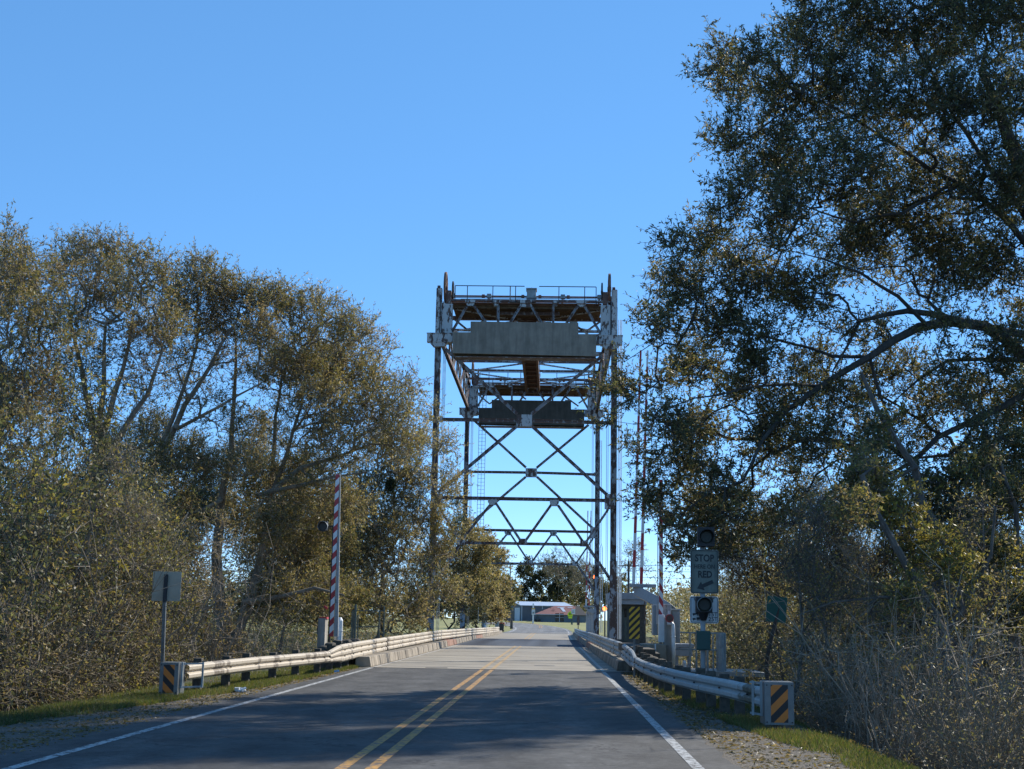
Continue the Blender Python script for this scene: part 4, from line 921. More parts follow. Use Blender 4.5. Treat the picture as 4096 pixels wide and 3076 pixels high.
onface(A3, B3, .33, .57, bz, t3(0, 548, 306).z, .06, 'dark_doorway_panel', 'black', barn); onface(A3, B3, .60, .92, bz, t3(0, 550, 302).z, .08, 'sliding_door', 'bluewhite', barn)  # black panel paints the unlit inside of the doorway, no opening is cut
onface(B3, C3, 0.0, .012, bz, t3(0, 525, 300).z, .08, 'corner_trim', 'bluewhite', barn); onface(B3, C3, .40, .412, t3(0, 560, 300).z, t3(0, 530, 300).z, .08, 'vent_pipe', 'bluewhite', barn)
# house
hs = thing('house', far_g(t3(1400, 725, 285), 285), 'low grey house with rusty red hip roof and pale patch', 'house')
xa, xb = t3(1190, 0, 285).x, t3(1685, 0, 285).x; ze = t3(0, 612, 285).z; zr = t3(0, 525, 289).z; bz = ramp(285)-.1
mb = MB(); mb.box(xa, xb, 285, 293, bz, ze); pb(mb, 'wall', 'housewall', hs)
r0, r1 = t3(1380, 0, 289).x, t3(1620, 0, 289).x; e = .35
mb = MB(); E = [(xa-e, 284.6, ze), (xb+e, 284.6, ze), (xb+e, 293.4, ze), (xa-e, 293.4, ze)]; R0, R1 = (r0, 289, zr), (r1, 289, zr)
x5 = t3(1560, 0, 285).x
mb.face([E[0], (x5, 284.6, ze), (t3(1590, 0, 287).x, 289, zr), R0]); mb.face([E[3], E[0], R0]); mb.face([E[2], E[3], R0, R1]); mb.face([(x5, 284.6, ze), E[1], R1, (t3(1590, 0, 287).x, 289, zr)], 1); mb.face([E[1], E[2], R1], 1); mb.face(E[::-1], 1)
rf = pb(mb, 'roof', ['rustroof', 'darkroof'], hs)
def onroof(u0, v0, u1, v1, mat, name):   # quad on front roof slope, pixel columns at given rows
    def rp(px, py):
        lo, hi = 284.6, 289
        for _ in range(30):
            m_ = (lo+hi)/2; z_ = ze+(zr-ze)*(m_-284.6)/4.4
            if t3(px, py, m_).z > z_: lo = m_
            else: hi = m_
        p = t3(px, py, lo); return (p.x, lo-.03, p.z+.04)
    mb = MB(); mb.face([rp(u0, v1), rp(u1, v1), rp(v0[1], v0[2]), rp(v0[0], v0[2])]); o = mb.build(name, mat); o.parent = rf; o.location = (0, 0, 0); return o
onroof(1455, (1420, 1455, 565), 1482, 607, 'bluewhite', 'pale_patch'); onroof(1400, (1400, 1470, 563), 1470, 568, 'bluewhite', 'ridge_sheet'); onroof(1500, (1500, 1550, 566), 1550, 571, 'bluewhite', 'ridge_sheet')
mb = MB(); mb.box(xa-.3, t3(1470, 0, 284.5).x, 284.45, 284.58, ze-.02, ze+.09); sub(mb, 'eave_trim', 'bluewhite', rf)
def win(px0, px1, py0, py1):
    a, b_ = t3(px0, py0, 284.9), t3(px1, py1, 284.9); mb = MB(); mb.box(a.x, b_.x, 284.93, 284.98, b_.z, a.z); o = pb(mb, 'window', 'glass', hs)
    mb = MB(); mx = (a.x+b_.x)/2; mb.box(mx-.06, mx+.06, 284.9, 284.925, b_.z-.1, a.z); mb.box(a.x, b_.x, 284.9, 284.92, (a.z+b_.z)/2-.03, (a.z+b_.z)/2+.03); sub(mb, 'window_frame', 'bluewhite', o)
win(1380, 1462, 622, 703)
qb = thing('parked_cart', far_g(t3(1215, 700, 284), 284), 'small dark cart parked against the left end of the grey house', 'cart'); qa, qc = t3(1195, 0, 284).x, t3(1235, 0, 284).x; qz = ramp(284)
mb = MB(); mb.hull8([(qa, 283.6, qz+.45), (qc, 283.6, qz+.45), (qc, 284.4, qz+.45), (qa, 284.4, qz+.45), (qa+.1, 283.7, qz+.95), (qc-.25, 283.7, qz+1.25), (qc-.25, 284.3, qz+1.25), (qa+.1, 284.3, qz+.95)]); pb(mb, 'body', 'bin', qb)
for v in (1198, 1232): mb = MB(); mb.tube([(t3(v, 0, 284).x, 283.7, qz+.33), (t3(v, 0, 284).x, 284.3, qz+.33)], .3, 12); pb(mb, 'wheel', 'tyre', qb)
# wagon left of barn
wg = thing('farm_wagon', far_g(t3(870, 695, 290), 290), 'dark brown wagon parked left of the barn door', 'wagon')
a, b_ = t3(825, 612, 290), t3(918, 675, 290); mb = MB(); mb.box(a.x, b_.x, 289, 292, b_.z, a.z); mb.prism([(a.x, a.z+.01), (b_.x, a.z+.01), (b_.x-1.2, a.z+.5), (a.x+1, a.z+.4)], 289.4, 291.6); pb(mb, 'body', 'wagon', wg)
for v in (838, 858, 905): mb = MB(); xx = t3(v, 0, 290).x; mb.tube([(xx, 288.9, ramp(290)+.4), (xx, 289.2, ramp(290)+.4)], .42, 12); pb(mb, 'wheel', 'tyre', wg)
# signs beyond the bridge
sc = thing('school_sign', far_g(t3(1530, 755, 250), 250), 'lime yellow school pentagon sign right of the house window', 'sign')
K7 = .1085
def t7(x, y, Yd): return at(2200+x*K7, 2380+y*K7, Yd)
c_ = t7(750, 700, 250); mb = MB(); P = lambda x, y: (t7(x, y, 250).x, t7(x, y, 250).z)
mb.prism([P(650, 790), P(650, 680), P(750, 590), P(850, 680), P(850, 790)], 250, 250.03); mb.prism([P(678, 865), P(678, 800), P(815, 800), P(815, 865)], 250, 250.03); o = pb(mb, 'sign_plate', 'lime', sc)
mb = MB()
for x_ in (722, 772): mb.prism([P(x_-14, 735), P(x_-16, 690), P(x_-10, 665), P(x_+10, 665), P(x_+16, 690), P(x_+14, 735)], 249.96, 249.99); mb.prism([P(x_-8, 660), P(x_-8, 645), P(x_+8, 645), P(x_+8, 660)], 249.96, 249.99)
sub(mb, 'walking_figures', 'ink', o)
mb = MB(); xx = t7(810, 0, 250).x; mb.box(xx-.05, xx+.05, 250.05, 250.1, ramp(250)-.1, c_.z+.2); mb.box(t7(780, 0, 250).x, t7(835, 0, 250).x, 250.12, 250.16, ramp(250)-.1, t7(0, 880, 250).z); pb(mb, 'post', 'dkgreenpost', sc)
sl = thing('speed_sign', far_g(t3(1555, 740, 245), 245), 'white back road sign just right of the school pentagon', 'sign')
mb = MB(); mb.prism([(t7(x, y, 245).x, t7(x, y, 245).z) for x, y in ((785, 690), (785, 515), (930, 515), (925, 705))], 245, 245.03); o = pb(mb, 'sign_plate', 'signwhite', sl)
mb = MB(); mb.prism([(t7(x, y, 245).x, t7(x, y, 245).z) for x, y in ((820, 650), (820, 610), (890, 610), (890, 650))], 244.97, 244.99); mb.prism([(t7(x, y, 245).x, t7(x, y, 245).z) for x, y in ((815, 578), (815, 565), (895, 565), (895, 578))], 244.97, 244.99); sub(mb, 'lettering', 'machine', o)
mb = MB(); xx = t7(848, 0, 245).x; mb.box(xx-.04, xx+.04, 245.05, 245.1, ramp(245)-.1, t7(0, 560, 245).z); pb(mb, 'post', 'galv', sl)
# white gate post with speed sign
gp = thing('marker_post', far_g(t3(1163, 715, 255), 255), 'white upright post with small yellow topped sign before the barn', 'sign')
def t3p(x, y): p = t3(x, y, 255); return (p.x, p.z)
mb = MB(); a = t3(1163, 525, 255); mb.box(a.x-.14, a.x+.14, 255.05, 255.2, ramp(255)-.1, a.z); pb(mb, 'post', 'white', gp)
mb = MB(); mb.prism([t3p(1147, 637), t3p(1147, 585), t3p(1180, 585), t3p(1180, 637)], 255, 255.03); o = pb(mb, 'sign_plate', 'signwhite', gp)
mb = MB(); mb.prism([t3p(1147, 583), t3p(1147, 572), t3p(1180, 572), t3p(1180, 583)], 255, 255.03); pb(mb, 'yellow_strip', 'yellow', gp)
mb = MB(); mb.prism([t3p(1153, 625), t3p(1153, 607), t3p(1174, 607), t3p(1174, 625)], 254.97, 254.99); sub(mb, 'lettering', 'machine', o)
# far gate things at left end of deck
fg = thing('far_gate', (t3(708, 740, 150).x, 150, 0), 'grey upright gate post and cabinet at the far left end of the deck', 'barrier gate')
mb = MB(); xx = t3(706, 0, 150).x; mb.tube([(xx, 150, -.5), (xx, 150, t3(0, 545, 150).z)], .1, 8); mb.box(xx+.15, xx+.23, 150, 150.1, -.5, t3(0, 580, 150).z); pb(mb, 'post', 'conduit', fg)
a, b_ = t3(700, 540, 149.5), t3(735, 605, 149.5); mb = MB(); mb.box(a.x, b_.x, 149.7, 149.75, b_.z, a.z); pb(mb, 'sign_plate', 'grey_paint', fg)
mb = MB(); a, b_ = t3(655, 690, 150), t3(690, 760, 150); mb.box(a.x, b_.x, 150, 151, -.5, a.z); mb.box(t3(682, 0, 150).x, t3(694, 0, 150).x, 150.2, 150.5, -.5, t3(0, 620, 150).z); mb.beam(t3(590, 715, 150), t3(655, 715, 150), .08); mb.beam(t3(595, 715, 150), t3(595, 760, 150), .1); pb(mb, 'cabinet', 'machine', fg)
mb = MB(); a = t3(808, 630, 160); mb.box(a.x-.22, a.x+.22, 160, 160.3, -.2, a.z); mb.box(a.x-.02, a.x+.02, 159.98, 160, -.1, a.z-.1); tag(mb.build('wooden_post', 'machine'), 'thick grey wooden post standing behind the wheelie bin', 'post')
mb = MB(); a, b_ = t3(1592, 648, 150), t3(1618, 738, 150); mb.box(a.x, b_.x, 150, 150.1, b_.z, a.z); mb.tube([((a.x+b_.x)/2, 150.15, 0), ((a.x+b_.x)/2, 150.15, b_.z+.2)], .05, 6); tag(mb.build('marker_board', 'steel_rusty'), 'dark upright board past the far end of the right rail', 'sign')
# lit amber lamps
for p, lb in ((at(2380+185*KB, 2300+640*KB, 105), 'small lit orange lamp low beside the right far tower post'), (at(2380+12*KB, 2300+38*KB, 118), 'small lit orange lamp higher up left of the right tower posts')):
    root = thing('warning_lamp', (p.x+.12, p.y, 0), lb, 'lamp', 'lit warning lamps by the right tower posts')
    mb = MB(); mb.tube([(p.x, p.y, p.z), (p.x, p.y+.1, p.z)], .16 if p.y < 110 else .2, 12); pb(mb, 'lamp', 'amber', root)
    mb = MB(); mb.box(p.x-.04, p.x+.04, p.y+.11, p.y+.2, -.5, p.z+.1); mb.box(p.x-.22, p.x+.22, p.y+.1, p.y+.18, p.z-.22, p.z+.22) if 0 else None; pb(mb, 'pole', 'dark', root)
# fence/gate right end of the far deck
fn = thing('mesh_gate', (t3(1740, 760, 122).x, 122, 0), 'thin grey wire gate at the far right between the tower posts', 'fence')
mb = MB(); a, b_ = t3(1700, 620, 122), t3(1778, 770, 122)
for k in range(6): xx = a.x+(b_.x-a.x)*k/5; mb.tube([(xx, 122, -.2), (xx, 122, a.z-k*.08)], .02, 5)
for k in range(4): zz = .1+(a.z-.5-.1)*k/3; mb.tube([(a.x, 122, zz), (b_.x, 122, zz)], .02, 5)
pb(mb, 'mesh_panel', 'grey_paint', fn)
# utility poles
def upole(px, ytop, ybase, Yd, label, r_=.14):
    a = t3(px, ytop, Yd); zb = ramp(Yd)-.3; root = thing('utility_pole', (a.x, Yd, zb), label, 'utility pole', 'wooden utility poles')
    mb = MB(); mb.tube([(a.x, Yd, zb), (a.x, Yd, a.z)], [r_*1.2, r_*.8], 8); pb(mb, 'pole', 'bark', root)
    mb = MB(); mb.beam((a.x-1.1, Yd-.15, a.z-.5), (a.x+1.1, Yd-.15, a.z-.5), .1, .12); pb(mb, 'crossarm', 'bark', root); return a
a = upole(938, 120, 690, 262, 'slim utility pole in front of the left end of the barn')
b_ = upole(2100, 110, 640, 150, 'utility pole seen between the right tower posts and tall striped poles')
for dz, nm in ((0, 'highest'), (-.6, 'middle'), (-1.3, 'lowest')):
    mb = MB(); mb.tube([Vector((a.x, 262, a.z-.4+dz)), Vector((-60, 270, a.z-1+dz))], .02, 4); tag(mb.build('overhead_wire', 'wire'), nm+' thin wire running left from the pole before the barn', 'wire', 'overhead wires')
    mb = MB(); mb.tube([Vector((b_.x, 150, b_.z-.4+dz)), Vector((60, 150, b_.z-.8+dz))], .02, 4); tag(mb.build('overhead_wire', 'wire'), nm+' thin wire running right behind the tall striped poles', 'wire', 'overhead wires')
# litter
for (x, y, lb, mt, s_) in ((1188, 2770*1.0, 'crumpled white litter on the gravel beside the left guardrail', 'litterw', .14),):
    p = gnd(500+1150*K, 2200+1395*K); mb = MB(); rr = random.Random(3)
    for k in range(7):
        a = rr.uniform(0, 6.28); mb.beam((p.x+.12*math.cos(a), p.y+.1*math.sin(a), .02), (p.x+rr.uniform(-.1, .1), p.y+rr.uniform(-.1, .1), rr.uniform(.04, .1)), .09, .03, up=(0, 0, 1))
    tag(mb.build('litter', mt), lb, 'litter')
p = gnd(500+2080*K, 2200+1205*K); mb = MB(); mb.beam((p.x-.07, p.y, .03), (p.x+.07, p.y+.02, .05), .06, .05, up=(0, 0, 1)); m_ = simple('litter_blue', (.15, .4, .7), .4); tag(mb.build('litter', m_), 'small blue and white litter scrap on the left verge', 'litter')

# ================================================================== VEGETATION
def mesh_np(name, verts, nper, mat, cols=None, parent=None, smooth=False):
    n = len(verts)//nper; me = bpy.data.meshes.new(name)
    me.vertices.add(len(verts)); me.vertices.foreach_set('co', verts.astype(np.float32).ravel())
    me.loops.add(n*nper); me.loops.foreach_set('vertex_index', np.arange(n*nper, dtype=np.int32))
    me.polygons.add(n); me.polygons.foreach_set('loop_start', np.arange(0, n*nper, nper, dtype=np.int32))
    try: me.polygons.foreach_set('loop_total', np.full(n, nper, dtype=np.int32))
    except Exception: pass
    me.materials.append(M[mat]); me.update(calc_edges=True)
    if cols is not None:
        at_ = me.attributes.new('col', 'FLOAT_COLOR', 'POINT'); c4 = np.ones((len(verts), 4), np.float32); c4[:, :3] = np.repeat(cols, nper, 0); at_.data.foreach_set('color', c4.ravel())
    o = bpy.data.objects.new(name, me); C.objects.link(o)
    if parent: o.parent = parent; o.location = -parent.location
    return o
def unit(v): return v/np.maximum(np.linalg.norm(v, axis=-1, keepdims=True), 1e-9)
def frusta(A, B, ra, rb, k=5):
    d = unit(B-A); up = np.where(np.abs(d[:, 2:3]) > .9, np.array([[1., 0, 0]]), np.array([[0., 0, 1]])); a = unit(np.cross(d, up)); b_ = np.cross(d, a)
    out = []
    for i in range(k):
        t0, t1_ = 2*math.pi*i/k, 2*math.pi*(i+1)/k
        e0 = a*math.cos(t0)+b_*math.sin(t0); e1 = a*math.cos(t1_)+b_*math.sin(t1_)
        out.append(np.stack([A+e0*ra[:, None], A+e1*ra[:, None], B+e1*rb[:, None], B+e0*rb[:, None]], 1))
    return np.concatenate(out, 0).reshape(-1, 3)
def leaves(P, D, L, W, rg):
    """P base points, D directions -> rhombus quads"""
    n = len(P); D = unit(D); s_ = unit(np.cross(D, unit(rg.normal(size=(n, 3)))))
    L = L[:, None]; W = W[:, None]
    droop = np.cross(s_, D)*L*.12
    return np.stack([P, P+D*L*.45+s_*W*.5+droop, P+D*L, P+D*L*.45-s_*W*.5+droop], 1).reshape(-1, 3)
PAL = {'olive': [(.20, .185, .085), (.165, .165, .075), (.25, .21, .105), (.27, .21, .115), (.13, .14, .06)],
       'brown': [(.27, .20, .105), (.22, .17, .09), (.19, .17, .085), (.30, .235, .14), (.17, .15, .08)],
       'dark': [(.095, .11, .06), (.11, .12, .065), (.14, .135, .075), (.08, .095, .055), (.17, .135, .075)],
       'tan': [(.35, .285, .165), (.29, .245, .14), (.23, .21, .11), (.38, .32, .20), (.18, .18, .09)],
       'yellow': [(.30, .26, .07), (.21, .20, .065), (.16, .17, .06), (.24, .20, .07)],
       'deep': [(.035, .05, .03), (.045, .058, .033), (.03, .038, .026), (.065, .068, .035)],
       'grey': [(.23, .20, .155), (.18, .16, .12), (.15, .145, .085), (.26, .23, .175)]}
def colours(n, pal, rg, clump=None):
    p = np.array(PAL[pal]); k = rg.integers(0, len(p), n); c = p[k]*rg.uniform(.65, 1.4, (n, 1))
    if clump is not None: c = c*clump
    return c
def grow(roots, targets, bf=.35, seg=.7, rg=None, tipr=.006):
    """roots: list of polylines [(pos, radius)...]; returns nodes, parent, radius"""
    pos = []; par = []; fix = []
    for pl, att in roots:
        last = -1
        if att is not None and pos:
            d = np.linalg.norm(np.array(pos)-np.array(pl[0][0]), axis=1); last = int(np.argmin(d))
        for i, (p, r_) in enumerate(pl):
            p = np.array(p, float)
            if i > 0:
                p0, r0 = np.array(pl[i-1][0], float), pl[i-1][1]; m_ = max(1, int(np.linalg.norm(p-p0)/seg))
                for k in range(1, m_+1):
                    t = k/m_; pp = p0+(p-p0)*t + (rg.normal(size=3)*.05*min(1, seg) if k < m_ else 0); pos.append(pp); par.append(last); fix.append(r0+(r_-r0)*t); last = len(pos)-1
            else: pos.append(p); par.append(last); fix.append(r_); last = len(pos)-1
    pos = np.array(pos); nroot = len(pos); T = np.array(targets); M_ = len(T)
    cap = nroot+M_*6; P = np.zeros((cap, 3)); P[:nroot] = pos; PA = np.full(cap, -1); PA[:nroot] = par; PL = np.zeros(cap); cnt = nroot
    for i in range(nroot):
        if par[i] >= 0: PL[i] = PL[par[i]]+np.linalg.norm(pos[i]-pos[par[i]])
    PL[:nroot] *= .6
    best = np.full(M_, 1e9); bp_ = np.zeros(M_, int)
    def relax(ids):
        for i in ids:
            d = np.linalg.norm(T-P[i], axis=1); c = d+bf*(PL[i]+d); k = c < best; best[k] = c[k]; bp_[k] = i
    relax(range(nroot)); alive = np.ones(M_, bool)
    for _ in range(M_):
        j = int(np.argmin(np.where(alive, best, 1e12))); alive[j] = False; i = bp_[j]; p0, p1 = P[i].copy(), T[j]; L = np.linalg.norm(p1-p0); m_ = max(1, min(5, int(L/seg)))
        ids = []; last = i
        side = rg.normal(size=3)*L*.07; side[2] += L*.06
        for k in range(1, m_+1):
            t = k/m_; pp = p0+(p1-p0)*t+side*math.sin(math.pi*t)+rg.normal(size=3)*.02*L*(k < m_)
            P[cnt] = pp; PA[cnt] = last; PL[cnt] = PL[last]+L/m_; ids.append(cnt); last = cnt; cnt += 1
        best[j] = 1e12; relax(ids)
    P = P[:cnt]; PA = PA[:cnt]; R = np.zeros(cnt); e = 2.35
    child = np.zeros(cnt)
    order = range(cnt-1, -1, -1); acc = np.zeros(cnt)
    for i in order:
        r_ = max(acc[i]**(1/e), tipr) if acc[i] > 0 else tipr
        if i < nroot: r_ = max(r_ if r_ < fix[i] else fix[i], fix[i])
        R[i] = r_
        if PA[i] >= 0: acc[PA[i]] += r_**e; child[PA[i]] += 1
    return P, PA, R, child, nroot
def sample_lobes(lobes, n, rg):
    """lobes: (x,y,z,rx,ry,rz,w)"""
    Lb = np.array([l[:7] for l in lobes]); wgt = Lb[:, 3]*Lb[:, 4]*Lb[:, 5]; wgt = (wgt**.8)*Lb[:, 6]; k = rg.choice(len(Lb), n, p=wgt/wgt.sum())
    u = unit(rg.normal(size=(n, 3)))*(rg.uniform(.02, 1, (n, 1))**.45)*rg.uniform(.85, 1.22, (n, 1))
    return Lb[k, :3]+u*Lb[k, 3:6], k
def tree(name, label, base, lobes, limbs=(), ntar=500, nleaf=30000, L=.12, W=.045, pal='olive', pal2=None, bark='bark', twig=.55, bf=.35, group=None, cat='tree', tr=.2, seed=1, lpt=9, seg=.7, droop=0., updir=.5, twig_r=.006, tipr=.006):
    rg = np.random.default_rng(seed); root = thing(name, base, label, cat, group); b0 = np.array(base, float)
    T, _ = sample_lobes(lobes, ntar, rg)
    roots = [([(np.array(p, float), r_) for p, r_ in pl], 1 if i else None) for i, pl in enumerate(limbs)] if limbs else [([(b0, tr), (b0+np.array([0, 0, 1.2]), tr*.8)], None)]
    P, PA, R, ch, nr = grow(roots, T, bf, seg, rg, tipr)
    e = np.where(PA >= 0)[0]; A = P[PA[e]]; B = P[e]; ra = np.minimum(R[PA[e]], R[e]*1.5+.004); rb = R[e]
    thick = np.maximum(ra, rb) > .03
    V1 = frusta(A[thick]-(B[thick]-A[thick])*.06, B[thick]+(B[thick]-A[thick])*.05, ra[thick], rb[thick], 7); V2 = frusta(A[~thick], B[~thick], ra[~thick], rb[~thick], 3)
    # twigs
    tips = np.where((R < max(.022, tipr*2.4)))[0]; tips = tips[tips >= nr] if (tips >= nr).any() else tips
    ntw = max(1, nleaf//lpt); k = rg.choice(tips, ntw); base_ = P[k]; pd = unit(P[k]-P[np.maximum(PA[k], 0)]+1e-6)
    D = unit(pd*.7+rg.normal(size=(ntw, 3))*.75+np.array([0, 0, updir-droop])); Lt = rg.uniform(.45, 1.25, ntw)*twig; end = base_+D*Lt[:, None]
    mid = (base_+end)/2+rg.normal(size=(ntw, 3))*.05*twig
    V3 = np.concatenate([frusta(base_, mid, np.full(ntw, twig_r), np.full(ntw, twig_r*.7), 3), frusta(mid, end, np.full(ntw, twig_r*.7), np.full(ntw, twig_r*.35), 3)])
    mesh_np('trunk', np.concatenate([V1, V2, V3]), 4, bark, parent=root)
    if nleaf < 50: return root
    i = np.repeat(np.arange(ntw), lpt); t = rg.uniform(.15, 1.02, len(i))[:, None]; LP = np.where(t < .5, base_[i]+(mid[i]-base_[i])*t*2, mid[i]+(end[i]-mid[i])*(t*2-1))
    LD = D[i]*.6+rg.normal(size=(len(i), 3))*.75+np.array([0, 0, .1-droop]); sz = rg.uniform(.6, 1.25, len(i))
    # clump scale colour variation
    cv = .5+.5*np.sin(LP[:, 0]*1.3+seed)*np.sin(LP[:, 1]*.9+2*seed)*np.sin(LP[:, 2]*1.1+seed*.7)
    col = colours(len(i), pal, rg)
    if pal2: sel = rg.uniform(size=len(i)) < np.clip((cv-.45)*3, 0, 1); col[sel] = colours(int(sel.sum()), pal2, rg)
    mesh_np('crown', leaves(LP, LD, L*sz, W*sz, rg), 4, 'leaf', col, parent=root)
    return root
def lobe(x, y, r, Yd, dw=1.0, ry=None, w_=1.0, asp=1.0):
    """a crown lobe centred on photo pixel (2212 frame), real size at its distance"""
    p = q(x, y, Yd); m_ = r/2950*Yd; return (p.x, p.y, p.z, m_, (ry if ry else max(m_*1.1, 1.0)), m_*asp, w_)
def lobes(lst, Yd, jit, seed, **k):
    rr = random.Random(seed); return [lobe(l[0], l[1], l[2], Yd+rr.uniform(-jit, jit), w_=(l[3] if len(l) > 3 else 1.0), **k) for l in lst]
def gz(x, y): return float(H(x, y))
def limb(pts, Yd, r0, r1, dy=0.):
    n = len(pts); return [(q(p[0], p[1], Yd+dy*i/max(1, n-1)), r0+(r1-r0)*i/(n-1)) for i, p in enumerate(pts)]
def grounded(pl, x=None):
    p = pl[0][0]; b_ = Vector((p.x if x is None else x, p.y, gz(p.x, p.y)-.1)); return [(b_, pl[0][1]*1.25)]+pl, b_

# ---- left row
tb = q(-60, 1400, 44); base = (tb.x, 44, gz(tb.x, 44))
tree('oak_tree', 'brown green oak cut by the left edge of the photo', base, lobes([(15, 560, 70), (-70, 600, 120), (70, 620, 75), (10, 700, 90), (110, 720, 65), (30, 830, 100), (110, 850, 70, .6), (-60, 860, 120), (30, 960, 90, .8), (100, 1000, 70, .8), (20, 1080, 90), (110, 1120, 80), (30, 1200, 90), (150, 760, 50, .5)], 44, 2.5, 1), ntar=1500, nleaf=56000, L=.13, W=.036, twig=.8, lpt=11, pal='olive', pal2='brown', tr=.3, seed=11, group='trees along the left bank', tipr=.0095, twig_r=.008, bark='bark_pale')
pl, bs = grounded(limb([(205, 1350), (208, 1200), (205, 1050), (212, 930), (225, 800), (228, 700)], 49, .22, .05))
tree('oak_tree', 'tall rounded oak with many upright limbs, second from the left', bs, lobes([(165, 565, 55), (235, 555, 50), (310, 590, 55), (130, 600, 40), (365, 625, 35), (240, 640, 75), (160, 680, 60, .7), (320, 700, 65, .8), (260, 760, 60, .5), (180, 800, 60, .5), (290, 860, 50, .5), (190, 930, 60, .6), (250, 1010, 65, .8), (170, 1080, 65, .9), (290, 1100, 60), (220, 1160, 70), (340, 1170, 60), (360, 720, 50, .6), (330, 800, 50, .4), (120, 860, 60, .5)], 49, 2.2, 2),
     limbs=[pl, limb([(208, 1000), (235, 900), (265, 800), (285, 700)], 49, .14, .05), limb([(206, 950), (185, 850), (165, 750), (150, 680)], 49.5, .13, .05), limb([(210, 1030), (260, 940), (320, 850), (350, 760)], 48.5, .14, .05)],
     ntar=1600, nleaf=52000, L=.13, W=.036, twig=.8, lpt=11, pal='olive', pal2='brown', seed=12, group='trees along the left bank', tipr=.0095, twig_r=.008, bark='bark_pale')
pl, bs = grounded(limb([(255, 1330), (290, 1150), (330, 1010), (380, 920), (430, 830), (480, 740), (520, 680)], 53, .19, .04))
tree('oak_tree', 'leaning oak whose long limb slants up to the right', bs, lobes([(430, 600, 45), (490, 630, 55), (400, 660, 40), (545, 650, 45), (460, 700, 60), (560, 720, 45, .8), (390, 760, 45, .5), (500, 790, 50, .5), (430, 880, 40, .3), (340, 1000, 50, .7), (370, 1100, 60, .9), (420, 1010, 45, .6), (380, 1200, 50), (300, 1220, 60), (480, 900, 55, .4), (520, 1000, 50, .35), (590, 780, 45, .5), (400, 830, 50, .5)], 53, 2.2, 3),
     limbs=[pl, limb([(335, 1005), (375, 900), (410, 800), (430, 700)], 53.5, .12, .04), limb([(385, 925), (470, 880), (560, 830)], 52.5, .08, .03)], ntar=1500, nleaf=45000, L=.13, W=.036, twig=.8, lpt=11, pal='olive', pal2='brown', seed=13, group='trees along the left bank', tipr=.0095, twig_r=.008, bark='bark_pale')
pl = [(q(px_, py_, 56), r_) for px_, py_, r_ in ((503, 1400, .46), (492, 1370, .40), (478, 1320, .27), (470, 1250, .25), (468, 1200, .22), (474, 1140, .2), (478, 1080, .17), (500, 980, .12), (505, 880, .09), (510, 780, .06), (505, 700, .03))]; pl, bs = grounded(pl)
tree('oak_tree', 'large forked oak with thick dark trunk behind the left guardrail', bs, lobes([(600, 660, 50), (560, 720, 40, .6), (665, 680, 55), (730, 700, 50), (775, 720, 40), (650, 770, 70), (740, 790, 65), (800, 830, 50), (580, 800, 45, .5), (700, 870, 65), (800, 900, 60), (860, 890, 40), (620, 900, 50, .4), (740, 960, 60, .8), (860, 960, 50), (560, 1180, 60, .7), (640, 1220, 60), (700, 1120, 60, .9), (640, 1080, 45, .6), (560, 1200, 40, .6), (600, 1300, 60), (700, 1290, 55), (620, 820, 60, .7), (560, 950, 50, .35), (700, 800, 60), (830, 760, 30, .6), (880, 840, 35, .7), (560, 1040, 50, .8), (620, 1010, 50, .8), (680, 1060, 55, .9), (750, 1090, 50, .9), (600, 1130, 60), (520, 1110, 55), (540, 930, 45, .6), (700, 930, 50, .9), (480, 1020, 50, .7), (660, 1180, 50)], 56, 2.5, 4),
     limbs=[pl, limb([(502, 1395), (520, 1350), (540, 1300), (556, 1240), (575, 1150), (580, 1080), (620, 980), (650, 880), (665, 780)], 56, .26, .03), limb([(590, 1060), (650, 1010), (720, 990), (800, 960)], 55, .12, .04), limb([(580, 1110), (590, 1000), (595, 900), (610, 800)], 57, .13, .04),
            limb([(480, 1080), (440, 1100), (380, 1120), (300, 1150)], 55, .09, .03), limb([(530, 1300), (600, 1290), (680, 1270), (740, 1285)], 54.5, .12, .04), limb([(560, 1070), (640, 1050), (720, 1030), (790, 1020)], 54, .10, .03)],
     ntar=3000, nleaf=108000, L=.135, W=.038, twig=.8, lpt=11, pal='olive', pal2='tan', seed=14, group='trees along the left bank', tipr=.0095, twig_r=.008, bark='bark_pale')
tb = q(770, 1400, 68); base = (tb.x, 68, -2.2)
tree('oak_tree', 'pale leafed oak whose crown touches the left tower post', base, lobes([(850, 1000, 55), (800, 1040, 55), (900, 1040, 45), (880, 1110, 60), (800, 1130, 65), (940, 1130, 35), (740, 1100, 50, .8), (840, 1200, 70), (920, 1210, 40), (760, 1220, 70), (880, 1290, 50), (800, 1300, 60), (950, 960, 28, .8), (980, 1030, 30, .6), (930, 900, 25, .6), (960, 1060, 30, .7), (900, 960, 35), (820, 960, 40), (700, 1180, 50), (960, 1180, 30), (880, 1340, 50), (960, 1270, 30)], 68, 2.2, 5), ntar=1800, nleaf=70000, L=.15, W=.042, twig=.85, lpt=11, pal='tan', pal2='olive', tr=.3, seed=15, group='trees along the left bank', tipr=.0095, twig_r=.008, bark='bark_pale')
tb = q(690, 1400, 62); base = (tb.x, 62, -2.2)
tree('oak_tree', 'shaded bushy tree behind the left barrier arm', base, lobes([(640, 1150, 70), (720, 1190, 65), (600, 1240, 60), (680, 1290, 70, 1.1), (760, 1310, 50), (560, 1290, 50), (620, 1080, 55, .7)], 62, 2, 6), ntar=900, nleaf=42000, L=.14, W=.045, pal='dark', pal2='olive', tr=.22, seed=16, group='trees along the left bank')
tb = q(1000, 1390, 96); base = (tb.x-1.5, 97, -2.5)
